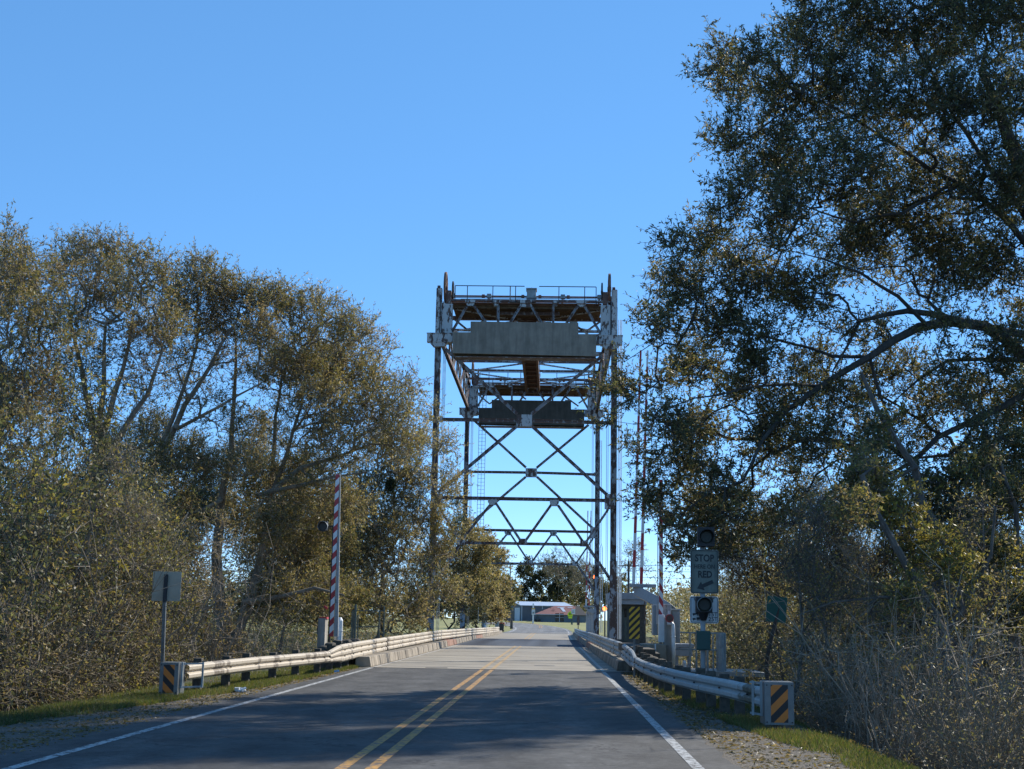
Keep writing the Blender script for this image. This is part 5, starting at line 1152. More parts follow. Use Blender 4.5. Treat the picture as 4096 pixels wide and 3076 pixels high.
tree('oak_tree', 'pale brown tree seen between the two left tower posts', base, lobes([(960, 1210, 45), (1000, 1150, 40), (1020, 1220, 40), (975, 1290, 50), (1040, 1180, 28), (1040, 1280, 40), (930, 1300, 45), (985, 1090, 28, .7), (930, 1230, 40)], 97, 2.5, 7), ntar=800, nleaf=32000, L=.19, W=.065, pal='tan', pal2='olive', tr=.25, seed=17, twig=.7, group='trees along the left bank')
tb = q(1055, 1370, 132); base = (tb.x-1.2, 134, -.5)
tree('oak_tree', 'yellowish tree just left of the gap over the far road', base, lobes([(1045, 1180, 26), (1075, 1215, 28), (1050, 1250, 32), (1085, 1270, 24), (1040, 1310, 32), (1070, 1320, 26), (1010, 1260, 35), (1010, 1330, 30)], 134, 3, 8), ntar=500, nleaf=23000, L=.24, W=.10, pal='tan', pal2='brown', tr=.22, seed=18, twig=.8, group='trees along the left bank')
tb = q(1105, 1350, 190); base = (tb.x, 190, .1)
tree('evergreen_tree', 'dark tree behind the wheelie bin left of the barn', base, lobes([(1085, 1265, 22), (1100, 1285, 20), (1090, 1310, 20), (1065, 1290, 22)], 190, 3, 9), ntar=120, nleaf=9000, L=.34, W=.15, pal='dark', pal2='olive', tr=.22, seed=19, twig=1.0)

b_ = q(600, 1400, 78); tree('twiggy_tree', 'grey twiggy tree behind the forked oak with sky specks through it', (b_.x, 78, -2.5), lobes([(520, 1000, 60), (600, 1060, 65), (680, 1020, 60), (740, 1100, 60), (560, 1150, 65), (650, 1180, 65), (450, 1090, 60), (780, 1180, 50), (600, 940, 45, .6)], 78, 3, 44), ntar=1100, nleaf=26000, L=.16, W=.05, pal='tan', pal2='grey', tr=.25, seed=44, twig=1.1, lpt=5, bark='bark', twig_r=.012)
b_ = q(380, 1400, 70); tree('twiggy_tree', 'grey twiggy tree behind the leaning oak', (b_.x, 70, -2.5), lobes([(330, 940, 55, .8), (400, 1000, 60), (300, 1050, 60), (440, 1100, 60), (370, 1150, 60), (240, 980, 50, .7)], 70, 3, 45), ntar=800, nleaf=20000, L=.15, W=.05, pal='olive', pal2='grey', tr=.22, seed=45, twig=1.0, lpt=5, bark='bark', twig_r=.011)
# ---- far side trees
def fartree(name, label, cxs, Yd, pal, pal2, seed, nleaf=9000, group=None, bark='bark_dark', ntar=160, L=.55, W=.25, zb=None):
    b_ = q(cxs[0][0], 1345, Yd); base = (b_.x, Yd, 1.05 if zb is None else zb); return tree(name, label, base, lobes(cxs, Yd, 5, seed), ntar=ntar, nleaf=nleaf, L=L, W=W, pal=pal, pal2=pal2, tr=.45, seed=seed, twig=1.6, group=group, bark=bark, seg=1.6, twig_r=.025)
fartree('evergreen_tree', 'dark spreading evergreen behind the middle of the barn', [(1165, 1245, 28), (1145, 1270, 28), (1190, 1260, 26), (1130, 1235, 16), (1120, 1290, 26), (1175, 1285, 25), (1150, 1222, 16, .7)], 372, 'deep', 'dark', 31, 13000, 'dark evergreens behind the barn')
fartree('evergreen_tree', 'dark evergreen behind the ridge of the rusty roof', [(1215, 1240, 26), (1200, 1225, 20), (1240, 1250, 26), (1225, 1275, 26), (1250, 1285, 22), (1205, 1285, 24)], 380, 'deep', 'dark', 32, 12000, 'dark evergreens behind the barn')
fartree('evergreen_tree', 'dull olive evergreen far right behind the house', [(1265, 1265, 24), (1280, 1240, 20), (1300, 1270, 26), (1320, 1290, 26), (1255, 1300, 20), (1340, 1260, 20)], 360, 'dark', 'grey', 33, 11000, 'dark evergreens behind the barn')
for i, (x, lb, lst, Yd) in enumerate([(1230, 'bare pale tree rising before the dark evergreens', [(1225, 1215, 24), (1205, 1240, 20), (1245, 1245, 22), (1235, 1270, 18)], 345), (1195, 'leaning bare tree left of the tallest bare one', [(1180, 1215, 18), (1195, 1235, 16), (1205, 1195, 12)], 350), (1262, 'bare twiggy tree above the dark end of the house roof', [(1262, 1240, 22), (1275, 1270, 18), (1250, 1215, 14)], 340), (1372, 'thin bare tree behind the tall striped poles', [(1368, 1190, 22), (1390, 1225, 20), (1355, 1225, 20)], 190)]):
    b_ = q(x, 1340, Yd); tree('bare_tree', lb, (b_.x, Yd, ramp(Yd)), lobes(lst, Yd, 3, 40+i), ntar=130, nleaf=420, L=.4, W=.12, pal='grey', tr=.3*Yd/345, seed=41+i, twig=2.2*Yd/345, bark='bark_pale', seg=1.5, group='bare winter trees beyond the bridge', lpt=1, twig_r=.035*Yd/345)
# distant tree line round the horizon
def mass(name, n, fn, L, W, pal, pal2, seed, label, mat='leaf', stems=0, cl=60, cr=.6, dn=0.2):
    rg = np.random.default_rng(seed); nc = max(1, n//cl); c = fn(nc, rg); k = np.repeat(np.arange(nc), cl)
    P = c[k]+rg.normal(size=(len(k), 3))*cr*np.array([1, 1, .8]); D = rg.normal(size=(len(k), 3))+np.array([0, 0, dn]); sz = rg.uniform(.6, 1.3, len(k))
    col = colours(len(k), pal, rg); f2 = rg.uniform(size=nc) < .35; s_ = f2[k]
    if pal2: col[s_] = colours(int(s_.sum()), pal2, rg)
    col *= rg.uniform(.7, 1.25, nc)[k][:, None]
    o = mesh_np(name, leaves(P, D, L*sz, W*sz, rg), 4, mat, col); tag(o, label, 'undergrowth' if not 'far' in label else 'woodland', kind='stuff'); return o
def linefn(n, rg):
    a = rg.uniform(-75, 75, n); r_ = rg.uniform(430, 560, n); x = r_*np.sin(np.radians(a)); y = r_*np.cos(np.radians(a)); return np.stack([x, y, 1+rg.uniform(0, 1, n)**.8*(9+3*np.sin(x*.05))], 1)
mass('distant_woodland', 40000, linefn, 1.9, 1.2, 'grey', 'dark', 51, 'hazy far woodland along the horizon behind the house', cl=12, cr=1.8)
def bankfn(xr, yr, zfun):
    def f(n, rg):
        x = rg.uniform(*xr, n); y = rg.uniform(*yr, n); h = zfun(x, y); return np.stack([x, y, H(x, y)+rg.uniform(0, 1, n)*h], 1)
    return f

# ---- undergrowth: shrubs of thin arching twigs that carry small leaves
def brush(n_shrub, tw, fn, L, W, lpt, pal, pal2, seed, label, tl=(.35, .9), R_=.7, r_=.006, bark='bark', up=.55):
    rg = np.random.default_rng(seed); c = fn(n_shrub, rg); sc = rg.uniform(.6, 1.4, n_shrub)
    k = np.repeat(np.arange(n_shrub), tw); n = len(k); u = unit(rg.normal(size=(n, 3))+np.array([0, 0, .25])); B = c[k]+u*(rg.uniform(0, 1, (n, 1))**.6)*(R_*sc[k])[:, None]
    B[:, 2] = np.maximum(B[:, 2], H(B[:, 0], B[:, 1])+.02)
    D = unit(u*.7+rg.normal(size=(n, 3))*.55+np.array([0, 0, up])); ln = rg.uniform(*tl, n)[:, None]; mid = B+D*ln*.5; D2_ = unit(D+rg.normal(size=(n, 3))*.35-np.array([0, 0, .15])); end = mid+D2_*ln*.5
    rr = rg.uniform(.7, 1.5, n)*r_
    V = np.concatenate([frusta(B, mid, rr, rr*.75, 3), frusta(mid, end, rr*.75, rr*.4, 3)])
    o = mesh_np('brush_twigs', V, 4, bark); tag(o, 'fine twigs of the '+label, 'undergrowth', kind='stuff')
    i = np.repeat(np.arange(n), lpt); t = rg.uniform(.1, 1.05, len(i))[:, None]; P = np.where(t < .5, B[i]+(mid[i]-B[i])*2*t, mid[i]+(end[i]-mid[i])*(2*t-1))
    LD = D[i]*.5+rg.normal(size=(len(i), 3))*.7-np.array([0, 0, .15]); sz = rg.uniform(.55, 1.3, len(i)); col = colours(len(i), pal, rg)
    m2 = (rg.uniform(size=n_shrub) < .3)[k][i]; col[m2] = colours(int(m2.sum()), pal2, rg)
    col *= rg.uniform(.6, 1.25, n_shrub)[k][i][:, None]
    o = mesh_np('undergrowth', leaves(P, LD, L*sz, W*sz, rg), 4, 'leaf', col); tag(o, label, 'undergrowth', kind='stuff')
def lpos(n, rg, hfun, y0, y1, dmax, dp=1.5):
    y = y0+rg.uniform(0, 1, n)*(y1-y0); d = rg.uniform(0, 1, n)**dp*dmax; x = np.interp(y, [20, 30, 44, 60, 80], [-8.8, -9.2, -9.6, -10.2, -10.6])-d
    x = np.where((x/y > -.275) & (y > 33), -.275*y-rg.uniform(0, 1, n)*3, x)
    h = hfun(x, y, d)*(1+.3*np.sin(y*.8+x*.3)+.2*np.sin(x*1.7+y*.41)); return np.stack([x, y, H(x, y)+.2+rg.uniform(0, 1, n)**.85*h], 1)
brush(760, 38, lambda n, rg: lpos(n, rg, lambda x, y, d: 1.2+2.2*sst(d/4), 21, 45, 5.5), .08, .028, 5, 'olive', 'grey', 61, 'leafy brown green brush along the near left bank', bark='twig')
brush(1100, 26, lambda n, rg: lpos(n, rg, lambda x, y, d: 4.6+0*d, 21, 46, 12, 1.), .11, .045, 6, 'dark', 'yellow', 62, 'darker brush rising behind the near left bank', R_=.9, bark='bark_dark')
brush(420, 24, lambda n, rg: lpos(n, rg, lambda x, y, d: 1.1+1.2*sst(d/5), 62, 80, 8, .9), .11, .045, 5, 'dark', 'brown', 65, 'low shaded brush under the forked oak', bark='bark_dark')
def ldeep(n, rg):
    y = 30+rg.uniform(0, 1, n)**1.2*125; x = -15-rg.uniform(0, 1, n)*12; h = 7.5+1.4*np.sin(y*.4); return np.stack([x, y, H(x, y)+rg.uniform(0, 1, n)*h], 1)
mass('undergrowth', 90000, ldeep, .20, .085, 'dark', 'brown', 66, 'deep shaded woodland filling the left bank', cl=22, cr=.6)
def rpos(n, rg, dmax, dp, h0, h1):
    y = 15.5+rg.uniform(0, 1, n)*26; d = rg.uniform(0, 1, n)**dp*dmax; x = np.interp(y, [12, 18, 22, 30, 36, 42], [4.7, 4.8, 5.2, 5.8, 6.8, 7.6])+d
    h = (h0+(h1-h0)*sst(d/5))*(1+.3*np.sin(y*.8+x*.5)); return np.stack([x, y, H(x, y)+.15+rg.uniform(0, 1, n)*h], 1)
brush(620, 38, lambda n, rg: rpos(n, rg, 6, 1.3, .8, 1.6), .05, .018, 2, 'grey', 'olive', 63, 'twiggy grey brown brush at lower right behind the marker', tl=(.3, .8), R_=.6, r_=.0045, bark='twig')
brush(620, 26, lambda n, rg: rpos(n, rg, 9, .8, 1.6, 2.6), .07, .026, 3, 'olive', 'dark', 67, 'olive brush standing deeper in the right thicket', tl=(.4, 1.), R_=.8, r_=.006, bark='twig')
def rfar(n, rg):
    y = 50+rg.uniform(0, 1, n)*20; x = 6.8+rg.uniform(0, 1, n)*32; h = 4.4+1.4*np.sin(x*.6)+.8*np.sin(x*1.7); g0 = H(x, y); return np.stack([x, y, g0+rg.uniform(0, 1, n)*(h-g0*.8)], 1)
brush(1300, 26, rfar, .13, .05, 5, 'olive', 'dark', 64, 'olive brush on the far side of the right clearing', tl=(.5, 1.2), R_=1.0, r_=.009, bark='twig')

# saplings on both banks
def sapling(px, ytop, x, y, label, pal, pal2, seed, nl, grp, bark='bark_pale', wd=1.1, L=.085, W=.028):
    g0 = gz(x, y); top = q(px, ytop, y).z; h = max(1.5, top-g0); rr = random.Random(seed); lst = []
    for k in range(7): f = .25+.75*k/6; lst.append((x+rr.uniform(-.6, .6)*wd, y+rr.uniform(-.6, .6), g0+h*f*.92, wd*(.75+.3*rr.random())*(1.1-.4*f), wd*.8, h*.16, 1))
    b0 = Vector((x, y, g0-.05)); lean = rr.uniform(-.8, .8)
    lm = [[(b0, .055), (b0+Vector((lean*.2, 0, h*.3)), .042), (b0+Vector((lean*.7, .2, h*.6)), .03), (b0+Vector((lean, .2, h*.88)), .012)],
          [(b0+Vector((.1, .1, 0)), .04), (b0+Vector((-lean*.4+.2, .2, h*.35)), .028), (b0+Vector((-lean*.9+.3, .1, h*.7)), .012)]]
    tree('sapling', label, b0, lst, limbs=lm, ntar=260, nleaf=nl, L=L, W=W, pal=pal, pal2=pal2, bark=bark, seed=seed, twig=.45, lpt=6 if nl > 3000 else 3, seg=.4, group=grp, twig_r=.0045, cat='sapling')
for i, (px, yt, y, lb, pal, nl) in enumerate([(40, 1000, 29, 'leafy sapling at the left edge of the photo', 'olive', 9000), (150, 1050, 31, 'pale stemmed sapling second from the left edge', 'olive', 8000), (250, 1020, 35, 'yellow green leafy sapling left of the tan sign', 'olive', 8000), (330, 1100, 38, 'sapling right behind the tan sign', 'olive', 8000), (420, 1130, 42, 'brown leafed sapling right of the tan sign', 'brown', 7000), (100, 1250, 27, 'low grey twiggy sapling at the far lower left', 'grey', 2500), (210, 1280, 30, 'low twiggy sapling left of the orange marker', 'grey', 2500)]):
    x = q(px, 1350, y).x; sapling(px, yt, x, y, lb, pal, 'brown' if pal != 'brown' else 'olive', 120+i, nl, 'saplings on the left bank')
for i, (px, yt, y, lb, pal, nl, bk) in enumerate([(1800, 1230, 31, 'twiggy sapling nearest the teal sign', 'olive', 4500, 'bark'), (1880, 1180, 30, 'grey sapling second right of the teal sign', 'grey', 2600, 'bark_pale'), (1960, 1260, 26, 'yellow specked sapling left of the smooth trunk', 'yellow', 3600, 'bark'), (2160, 1350, 23, 'low twiggy sapling at the lower right corner', 'grey', 2200, 'bark_pale'), (1830, 1400, 24, 'low bare sapling just right of the right marker', 'grey', 1500, 'bark_pale'), (1700, 1250, 37, 'leafy sapling behind the teal sign post', 'olive', 5500, 'bark'), (2100, 1150, 33, 'tall sapling between the two leaning trunks', 'olive', 5000, 'bark')]):
    x = q(px, 1400, y).x; sapling(px, yt, x, y, lb, pal, 'olive', 140+i, nl, 'saplings on the right bank', bark=bk, L=.07, W=.024)

def rdeep(n, rg):
    y = 85+rg.uniform(0, 1, n)*110; x = 5.5+.035*y+rg.uniform(0, 1, n)**1.2*48; h = 7.0+1.5*np.sin(x*.35)+1.2*np.sin(y*.13); return np.stack([x, y, H(x, y)+rg.uniform(0, 1, n)*h], 1)
mass('undergrowth', 60000, rdeep, .30, .13, 'grey', 'olive', 68, 'brown grey woodland across the water on the right', cl=16, cr=.7)
def rfar2(n, rg):
    y = 205+rg.uniform(0, 1, n)*150; x = .062*y+5+rg.uniform(0, 1, n)*60; h = 8+2*np.sin(x*.2); return np.stack([x, y, H(x, y)+rg.uniform(0, 1, n)*h], 1)
mass('undergrowth', 26000, rfar2, .5, .22, 'grey', 'dark', 70, 'grey brown trees beyond the bridge right of the house', cl=16, cr=1.1)
def lfar(n, rg):
    y = 175+rg.uniform(0, 1, n)*190; x = -.115*y-10-rg.uniform(0, 1, n)*50; h = 8+2*np.sin(x*.2); return np.stack([x, y, H(x, y)+rg.uniform(0, 1, n)*h], 1)
mass('undergrowth', 30000, lfar, .5, .22, 'dark', 'olive', 69, 'dark trees beyond the bridge left of the barn', cl=16, cr=1.1)
for i, (x0, y0, x1, y1, Yd, rad_, lb) in enumerate([(1700, 1560, 1745, 1130, 27, .05, 'slim bare trunk standing right of the teal sign'), (1795, 1600, 1770, 1090, 30, .06, 'slim bare trunk leaning slightly left behind the dry canes'), (1985, 1620, 2040, 1150, 28, .06, 'slim bare trunk leaning right near the smooth trunk'), (2150, 1640, 2105, 1100, 26, .055, 'slim bare trunk at the right leaning left'), (1900, 1600, 1860, 1200, 33, .05, 'slim bare trunk in the middle of the right thicket')]):
    pts = [(x0+(x1-x0)*t+18*math.sin(5*t+i), y0+(y1-y0)*t) for t in (0, .2, .4, .6, .8, 1.)]; pl = limb(pts, Yd, rad_, .012); pl, bs = grounded(pl)
    tree('bare_sapling', lb, bs, lobes([(x1, y1, 45), (x1-20, y1+90, 45), (x1+30, y1+180, 45), (x1-10, y1+270, 40, .7)], Yd, .8, 160+i), limbs=[pl], ntar=260, nleaf=1500, L=.07, W=.026, pal='olive', pal2='yellow', bark='bark', seed=160+i, twig=.4, lpt=2, seg=.4, group='slim bare trunks on the right bank', twig_r=.004, cat='tree')

for i, (pts, Yd, rad_, lb) in enumerate([([(120, 1450), (150, 1330), (185, 1200), (205, 1100), (250, 1000)], 30, .075, 'pale slanting trunk in the brush near the left edge'), ([(40, 1440), (60, 1320), (50, 1200), (75, 1060)], 29, .05, 'thin pale trunk at the far left in front of the brush'), ([(420, 1420), (400, 1330), (372, 1270), (350, 1200)], 38, .06, 'pale crooked trunk just right of the tan sign'), ([(280, 1440), (300, 1340), (270, 1240), (300, 1120)], 33, .045, 'thin grey trunk left of the tan sign post')]):
    pl = limb(pts, Yd, rad_, .015); pl, bs = grounded(pl); x1, y1 = pts[-1]
    tree('bare_sapling', lb, bs, lobes([(x1, y1, 45), (x1-30, y1+90, 45), (x1+40, y1+120, 50), (x1, y1+200, 45, .7)], Yd, .8, 180+i), limbs=[pl], ntar=260, nleaf=2200, L=.08, W=.03, pal='olive', pal2='yellow', bark='bark_pale', seed=180+i, twig=.45, lpt=2, seg=.4, group='pale slim trunks on the left bank', twig_r=.005, cat='tree')

# thin stems among the undergrowth
def stems(name, n, fn, label, seed, hmin=1.2, hmax=3.2, r_=.009, mat='bark_pale', lean=.25, seg=5, branch=3):
    rg = np.random.default_rng(seed); b_ = fn(n, rg); d = unit(np.stack([rg.normal(size=n)*lean, rg.normal(size=n)*lean, np.ones(n)], 1)); h = rg.uniform(hmin, hmax, n); V = []
    P = b_.copy(); dd = d.copy()
    for k in range(seg):
        dd = unit(dd+rg.normal(size=(n, 3))*.13); Q_ = P+dd*(h/seg)[:, None]; ra = np.full(n, r_)*(1-k/seg*.75)*rg.uniform(.8, 1.5, n); V.append(frusta(P, Q_, ra, ra*.85, 3))
        for _ in range(branch):
            sel = rg.uniform(size=n) < .6; bd = unit(dd[sel]*.7+rg.normal(size=(int(sel.sum()), 3))*.8); bl = h[sel]*rg.uniform(.1, .28, int(sel.sum())); V.append(frusta(Q_[sel], Q_[sel]+bd*bl[:, None], np.full(int(sel.sum()), r_*.5), np.full(int(sel.sum()), r_*.3), 3))
        P = Q_
    o = mesh_np(name, np.concatenate(V), 4, mat); tag(o, label, 'undergrowth', kind='stuff'); return o
def lstem(n, rg):
    y = 23+rg.uniform(0, 1, n)*42; d = rg.uniform(0, 1, n)**1.5*7; x = np.interp(y, [20, 30, 44, 60, 80], [-8.7, -9.1, -9.4, -9.8, -10])-d; return np.stack([x, y, H(x, y)], 1)
stems('brush_stems', 700, lstem, 'tangled pale stems in the undergrowth on the left bank', 71, 1.6, 4.6, .014, branch=3, mat='bark_pale')
def rstem(n, rg):
    y = 17+rg.uniform(0, 1, n)*24; d = rg.uniform(0, 1, n)**1.3*9; x = np.interp(y, [12, 18, 22, 30, 36, 42], [4.7, 4.8, 5.0, 5.6, 6.4, 7.0])+d; return np.stack([x, y, H(x, y)], 1)
stems('brush_stems', 650, rstem, 'tangled pale stems in the undergrowth behind the right marker', 72, 1.4, 3.4, .010, branch=3, mat='bark_pale')
def rcane(n, rg):
    y = rg.uniform(19.5, 23.5, n); x = 4.55+rg.uniform(0, 1, n)*1.3; return np.stack([x, y, H(x, y)], 1)
stems('dry_canes', 90, rcane, 'bleached dry canes standing right of the right striped marker', 73, .9, 2.0, .008, lean=.2, branch=1)

# ---- right: the big overhanging oak
YR = 34.0
RL = [(2150, 40, 100), (2010, 60, 100), (1870, 50, 85), (1740, 70, 65), (1640, 120, 45), (1575, 175, 50), (1560, 120, 25, .5), (1680, 210, 80), (1820, 200, 100), (1980, 230, 110), (2140, 230, 95), (1580, 290, 50), (1680, 340, 90), (1830, 370, 105), (2000, 410, 110), (2150, 400, 90), (1590, 420, 55), (1700, 470, 85), (1860, 520, 100), (2030, 560, 95), (2160, 570, 80), (1530, 520, 50), (1460, 545, 38), (1610, 590, 80), (1740, 640, 75), (1490, 630, 55), (1430, 610, 25, .6), (1560, 700, 70), (1440, 720, 45), (1390, 690, 22, .5), (1640, 740, 60, .8), (1500, 800, 55), (1420, 830, 40), (1350, 850, 32), (1300, 840, 16, .7), (1590, 850, 55, .9), (1320, 910, 22, .7), (1440, 920, 42), (1530, 930, 50, .9), (1400, 990, 30, .7), (1480, 1010, 42), (1560, 1040, 48), (1510, 1090, 35, .8), (1640, 980, 45, .8), (1720, 1030, 45, .7), (1760, 900, 45, .5), (1830, 960, 45, .6), (1900, 740, 60, .35), (2050, 720, 60, .4), (2170, 760, 60, .8), (2190, 880, 50, .9), (2120, 930, 45, .6), (1880, 850, 60, .45), (1760, 800, 60, .7), (1690, 860, 60, .8), (2050, 830, 60, .6), (1920, 960, 60, .7), (2100, 1010, 60, .7), (1850, 1070, 60, .7), (1660, 920, 50), (1600, 1110, 40, .7), (2180, 1000, 60, .8), (1980, 880, 50, .5), (1525, 1110, 32, 1.2), (1560, 1130, 28), (1495, 1140, 20, .7), (1450, 1060, 25, .6), (1350, 960, 16, .5), (1340, 790, 22, .5), (1500, 150, 14, .3), (1525, 60, 16, .3), (1400, 1070, 38, .8), (1445, 1120, 36, .7), (1490, 1170, 30, .6), (1570, 1170, 40, .7), (1630, 1140, 45, .8), (1700, 1120, 45, .8), (1500, 940, 50), (1620, 800, 45), (1760, 970, 45), (1880, 1010, 45, .8), (2000, 940, 50, .7), (2090, 860, 50, .7), (1820, 860, 45, .8), (1700, 950, 45, .8), (1540, 1110, 35), (1460, 1200, 28, .6), (1600, 1080, 40), (1840, 700, 40, .6), (1960, 800, 40, .6)]
lb = lobes(RL, YR, 2.6, 21)
def over(px, py, r_, Yd): return lobe(px, py, r_, Yd)
lb += [over(2350, 100, 150, 36), over(2330, 400, 150, 36), over(2330, 700, 130, 36), over(2250, -120, 130, 36), over(2050, -130, 110, 36), over(1880, -90, 80, 35), over(1760, -40, 50, 34)]
trunk0 = q(2420, 1450, 37); trunkb = Vector((trunk0.x, 37, gz(trunk0.x, 37)-.1))
LM = [[(trunkb, .62), (q(2410, 1200, 37), .42), (q(2380, 1000, 36.5), .36), (q(2330, 820, 36), .30), (q(2280, 600, 35.5), .3), (q(2200, 350, 35), .2), (q(2120, 150, 34), .1)],
      limb([(2330, 840), (2212, 770), (2128, 705), (2050, 695), (1984, 707), (1930, 735), (1878, 771), (1773, 834), (1701, 885), (1646, 952), (1604, 1040)], 36, 0.174, 0.030, -4),
      limb([(2300, 760), (2212, 724), (2060, 690), (1960, 672), (1921, 678), (1857, 694), (1832, 745), (1800, 800)], 35, 0.116, 0.021, -2),
      limb([(2340, 880), (2212, 851), (2111, 902), (2026, 944), (1976, 995), (1930, 1020), (1878, 1037), (1800, 1060)], 35.5, 0.110, 0.018, -3),
      limb([(2350, 990), (2212, 986), (2069, 982), (1976, 990)], 36, 0.093, 0.030, -2),
      limb([(2300, 790), (2212, 779), (2120, 776), (2047, 779), (1990, 815), (1963, 838), (1921, 876)], 34.5, 0.070, 0.015, -1),
      limb([(2000, 700), (1940, 640), (1860, 590), (1780, 560), (1700, 540)], 34, 0.058, 0.012, -2),
      limb([(1878, 771), (1800, 770), (1700, 740), (1600, 720), (1520, 690)], 34, 0.052, 0.012, -2),
      limb([(1773, 834), (1700, 830), (1600, 840), (1500, 860), (1420, 890)], 33.5, 0.046, 0.012, -2),
      limb([(2280, 600), (2180, 480), (2080, 400), (1960, 330), (1850, 260), (1740, 200)], 35.5, 0.099, 0.015, -2),
      limb([(2250, 520), (2150, 380), (2060, 250), (1990, 120), (1950, 40)], 35.5, 0.087, 0.018, 0),
      limb([(2050, 400), (1950, 460), (1850, 480), (1750, 450), (1660, 400)], 34.5, 0.052, 0.012, -1),
      limb([(1878, 771), (1900, 850), (1930, 930), (1960, 1010), (1976, 1090)], 34, 0.046, 0.024, 0)]
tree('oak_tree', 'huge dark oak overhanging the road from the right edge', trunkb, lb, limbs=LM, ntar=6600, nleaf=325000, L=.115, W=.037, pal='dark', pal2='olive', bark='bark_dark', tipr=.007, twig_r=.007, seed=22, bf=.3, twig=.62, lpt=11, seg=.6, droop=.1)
# vine covered trunks at right
pl = limb([(2100, 1700), (2095, 1661), (2080, 1568), (2059, 1465), (2039, 1392), (2030, 1352), (1998, 1296), (1942, 1193), (1891, 1105), (1862, 1029)], 25, .13, .05)
pl, bs = grounded(pl)
tree('slender_tree', 'slender tree leaning left at lower right with smooth trunk', bs, lobes([(1870, 1030, 45, .7), (1930, 1100, 55, .6), (2000, 1180, 50, .6), (1840, 1100, 40, .4), (2060, 1240, 45, .5), (1960, 1290, 40, .4), (2100, 1340, 40, .4)], 25, 1.3, 23), limbs=[pl, limb([(2035, 1370), (2080, 1320), (2140, 1200), (2150, 1100)], 25, .06, .02), limb([(2033, 1352), (2070, 1400), (2130, 1450), (2212, 1540)], 25, .05, .03), limb([(1998, 1296), (1900, 1290), (1800, 1300), (1720, 1330)], 24.8, .035, .01)],
     ntar=320, nleaf=14000, L=.085, W=.035, pal='olive', pal2='yellow', bark='bark', seed=24, twig=.35, group='slender trees at lower right')
pl = limb([(2205, 1640), (2195, 1460), (2185, 1330), (2174, 1261), (2111, 1210), (2043, 1160), (1992, 1096), (1976, 1011), (1942, 961), (1895, 885), (1862, 809)], 29, .17, .04)
pl, bs = grounded(pl)
tree('slender_tree', 'vine covered trunk at the right edge bending up to the left', bs, lobes([(2130, 1200, 60, .9), (2050, 1120, 50, .7), (1990, 1050, 45, .7), (2180, 1300, 60), (2180, 1090, 60, .7), (2100, 1030, 50, .5), (1900, 920, 40, .3), (2190, 1420, 50)], 29, 1.5, 25), limbs=[pl, limb([(2190, 1400), (2200, 1250), (2195, 1100), (2150, 960)], 29.5, .1, .03), limb([(1976, 1011), (1900, 1050), (1820, 1100)], 28.8, .04, .015)],
     ntar=420, nleaf=26000, L=.09, W=.042, pal='dark', pal2='yellow', bark='bark', seed=26, twig=.35, group='slender trees at lower right')
# mid distance right trees, mostly twigs
for i, (x, Yd, lb_, lst, pal, nl) in enumerate([
    (1640, 55, 'sparse twiggy tree behind the stop sign', [(1600, 1180, 45), (1660, 1150, 50), (1700, 1210, 55), (1620, 1240, 50), (1560, 1200, 35), (1680, 1280, 50)], 'olive', 9000),
    (1790, 52, 'sparse twiggy tree behind the teal sign', [(1780, 1130, 60), (1820, 1200, 60), (1740, 1240, 55), (1850, 1110, 45), (1800, 1280, 60), (1760, 1070, 35, .5)], 'tan', 10000),
    (1960, 56, 'twiggy grey tree in the middle of the right thicket', [(1950, 1180, 60), (1900, 1240, 55), (2000, 1120, 50), (2010, 1260, 60), (1930, 1310, 55)], 'olive', 9000),
    (2120, 50, 'leafy twiggy tree between the two leaning trunks', [(2120, 1150, 60), (2180, 1210, 60), (2080, 1260, 60), (2150, 1310, 60), (2200, 1060, 50)], 'olive', 9000),
    (2000, 42, 'grey twiggy tree just behind the leaning trunks', [(1950, 1360, 60), (2050, 1340, 55), (2120, 1400, 60), (1880, 1380, 50)], 'grey', 8000)]):
    b_ = q(x, 1500, Yd); tree('twiggy_tree', lb_, (b_.x, Yd, gz(b_.x, Yd)), lobes(lst, Yd, 2, 80+i), ntar=900, nleaf=int(nl*1.1), L=.10, W=.034, pal=pal, pal2='grey' if pal != 'grey' else 'yellow', tr=.14, seed=81+i, twig=.8, lpt=2, group='twiggy trees behind the right bank', bark='bark', twig_r=.008)
# off frame trees to the right that shade the road
for i, (x, y, h, r_) in enumerate([(19, 50, 10, 2.8), (25, 43, 11, 2.8)]):
    tree('oak_tree', ['oak standing out of frame beyond the right edge', 'oak farther out of frame beyond the right edge'][i], (x, y, gz(x, y)), [(x, y, h, r_, r_, 3.4, 1), (x-2, y+2, h-3, 2.5, 2.5, 2, 1)], ntar=200, nleaf=14000, L=.2, W=.09, pal='dark', tr=.3, seed=90+i, twig=.7, seg=1.2)
# nest like dark clump in the pale oak
p = q(843, 1048, 65); rg = np.random.default_rng(5); n = 900; u = unit(rg.normal(size=(n, 3)))*rg.uniform(.2, 1, (n, 1))*np.array([.22, .22, .33])+np.array(p)
mesh = mesh_np('leaf_nest', leaves(u, rg.normal(size=(n, 3)), np.full(n, .16), np.full(n, .06), rg), 4, 'leaf', colours(n, 'deep', rg)); tag(mesh, 'dark leafy nest hanging in the pale oak right of the barrier arm', 'nest')

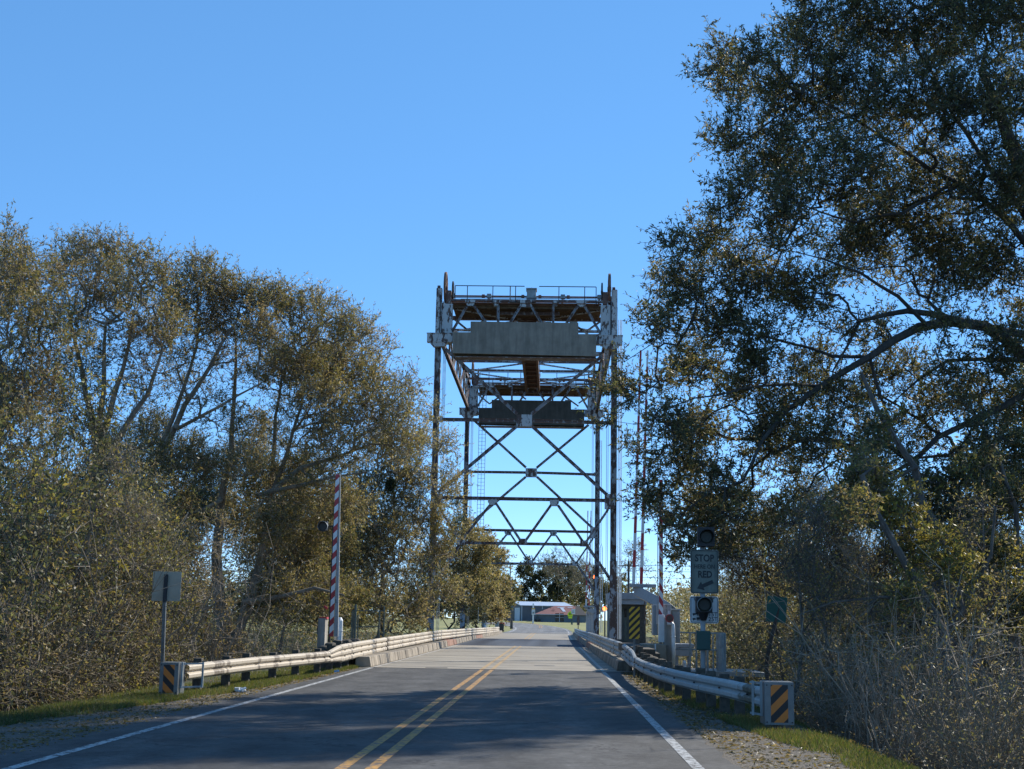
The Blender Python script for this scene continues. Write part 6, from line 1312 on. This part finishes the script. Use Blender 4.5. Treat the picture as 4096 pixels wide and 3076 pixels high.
# ---- grass verges and litter leaves
def blades(name, n, fn, label, hmin, hmax, seed, pal=((.09, .125, .035), (.12, .15, .045), (.07, .095, .03), (.19, .165, .085), (.16, .13, .07))):
    rg = np.random.default_rng(seed); P = fn(n, rg); n = len(P); D = unit(np.stack([rg.normal(size=n)*.5, rg.normal(size=n)*.5, np.ones(n)], 1)); L = rg.uniform(hmin, hmax, n); s_ = unit(np.cross(D, rg.normal(size=(n, 3))))*.006
    p = np.array(pal); col = p[rg.integers(0, len(p), n)]*rg.uniform(.7, 1.3, (n, 1)); V = np.stack([P-s_, P+s_, P+D*L[:, None]], 1).reshape(-1, 3)
    o = mesh_np(name, V, 3, 'blade', col); tag(o, label, 'grass', kind='stuff')
def patch(x, y, sc, th, rg): return (np.sin(x*sc+y*.7)+np.sin(y*sc*.8-x*1.3)+rg.normal(size=len(x))*.8) > th
def lgrass(n, rg):
    y = rg.uniform(21, 43.5, n*2); inner = np.interp(y, [20, 24, 27, 30, 36, 44], [-7.4, -7.0, -6.55, -6.3, -6.15, -5.95]); x = inner-np.abs(rg.normal(size=n*2))*.8; k = patch(x, y, 2.2, -.3, rg); x, y = x[k][:n], y[k][:n]; return np.stack([x, y, H(x, y)], 1)
blades('grass', 60000, lgrass, 'bright green grass verge under the left guardrail', .04, .13, 101)
def lgrass2(n, rg):
    y = rg.uniform(13, 24, n); x = np.interp(y, [12, 24], [-7.6, -7.5])-rg.uniform(0, 1, n)*1.6; return np.stack([x, y, H(x, y)], 1)
blades('grass', 15000, lgrass2, 'dark green grass strip at the lower left below the brush', .05, .14, 102, ((.05, .075, .028), (.07, .095, .035), (.10, .09, .05)))
def rgrass(n, rg):
    y = rg.uniform(13, 42, n*2); inner = np.interp(y, [12, 17, 20, 24, 30, 36, 44], [3.3, 3.35, 3.0, 2.75, 2.5, 2.5, 2.6]); x = inner+np.abs(rg.normal(size=n*2))*.75; k = patch(x, y, 2.0, .2, rg); x, y = x[k][:n], y[k][:n]; return np.stack([x, y, H(x, y)], 1)
blades('grass', 42000, rgrass, 'patchy green grass under the right guardrail', .04, .12, 103)
rg = np.random.default_rng(9); n = 11000; s_ = rg.uniform(size=n) < .5
y = rg.uniform(12, 43, n); x = np.where(s_, -5.9-np.abs(rg.normal(size=n))*.9, 2.15+np.abs(rg.normal(size=n))*.9); P = np.stack([x, y, np.maximum(H(x, y), -.02)+.012], 1)
D = rg.normal(size=(n, 3)); D[:, 2] = np.abs(D[:, 2])*.15; o = mesh_np('fallen_leaves', leaves(P, D, rg.uniform(.04, .09, n), rg.uniform(.02, .035, n), rg), 4, 'leaf', colours(n, 'brown', rg)*.75); tag(o, 'dry brown leaves scattered over the gravel shoulders', 'fallen leaves', kind='stuff')
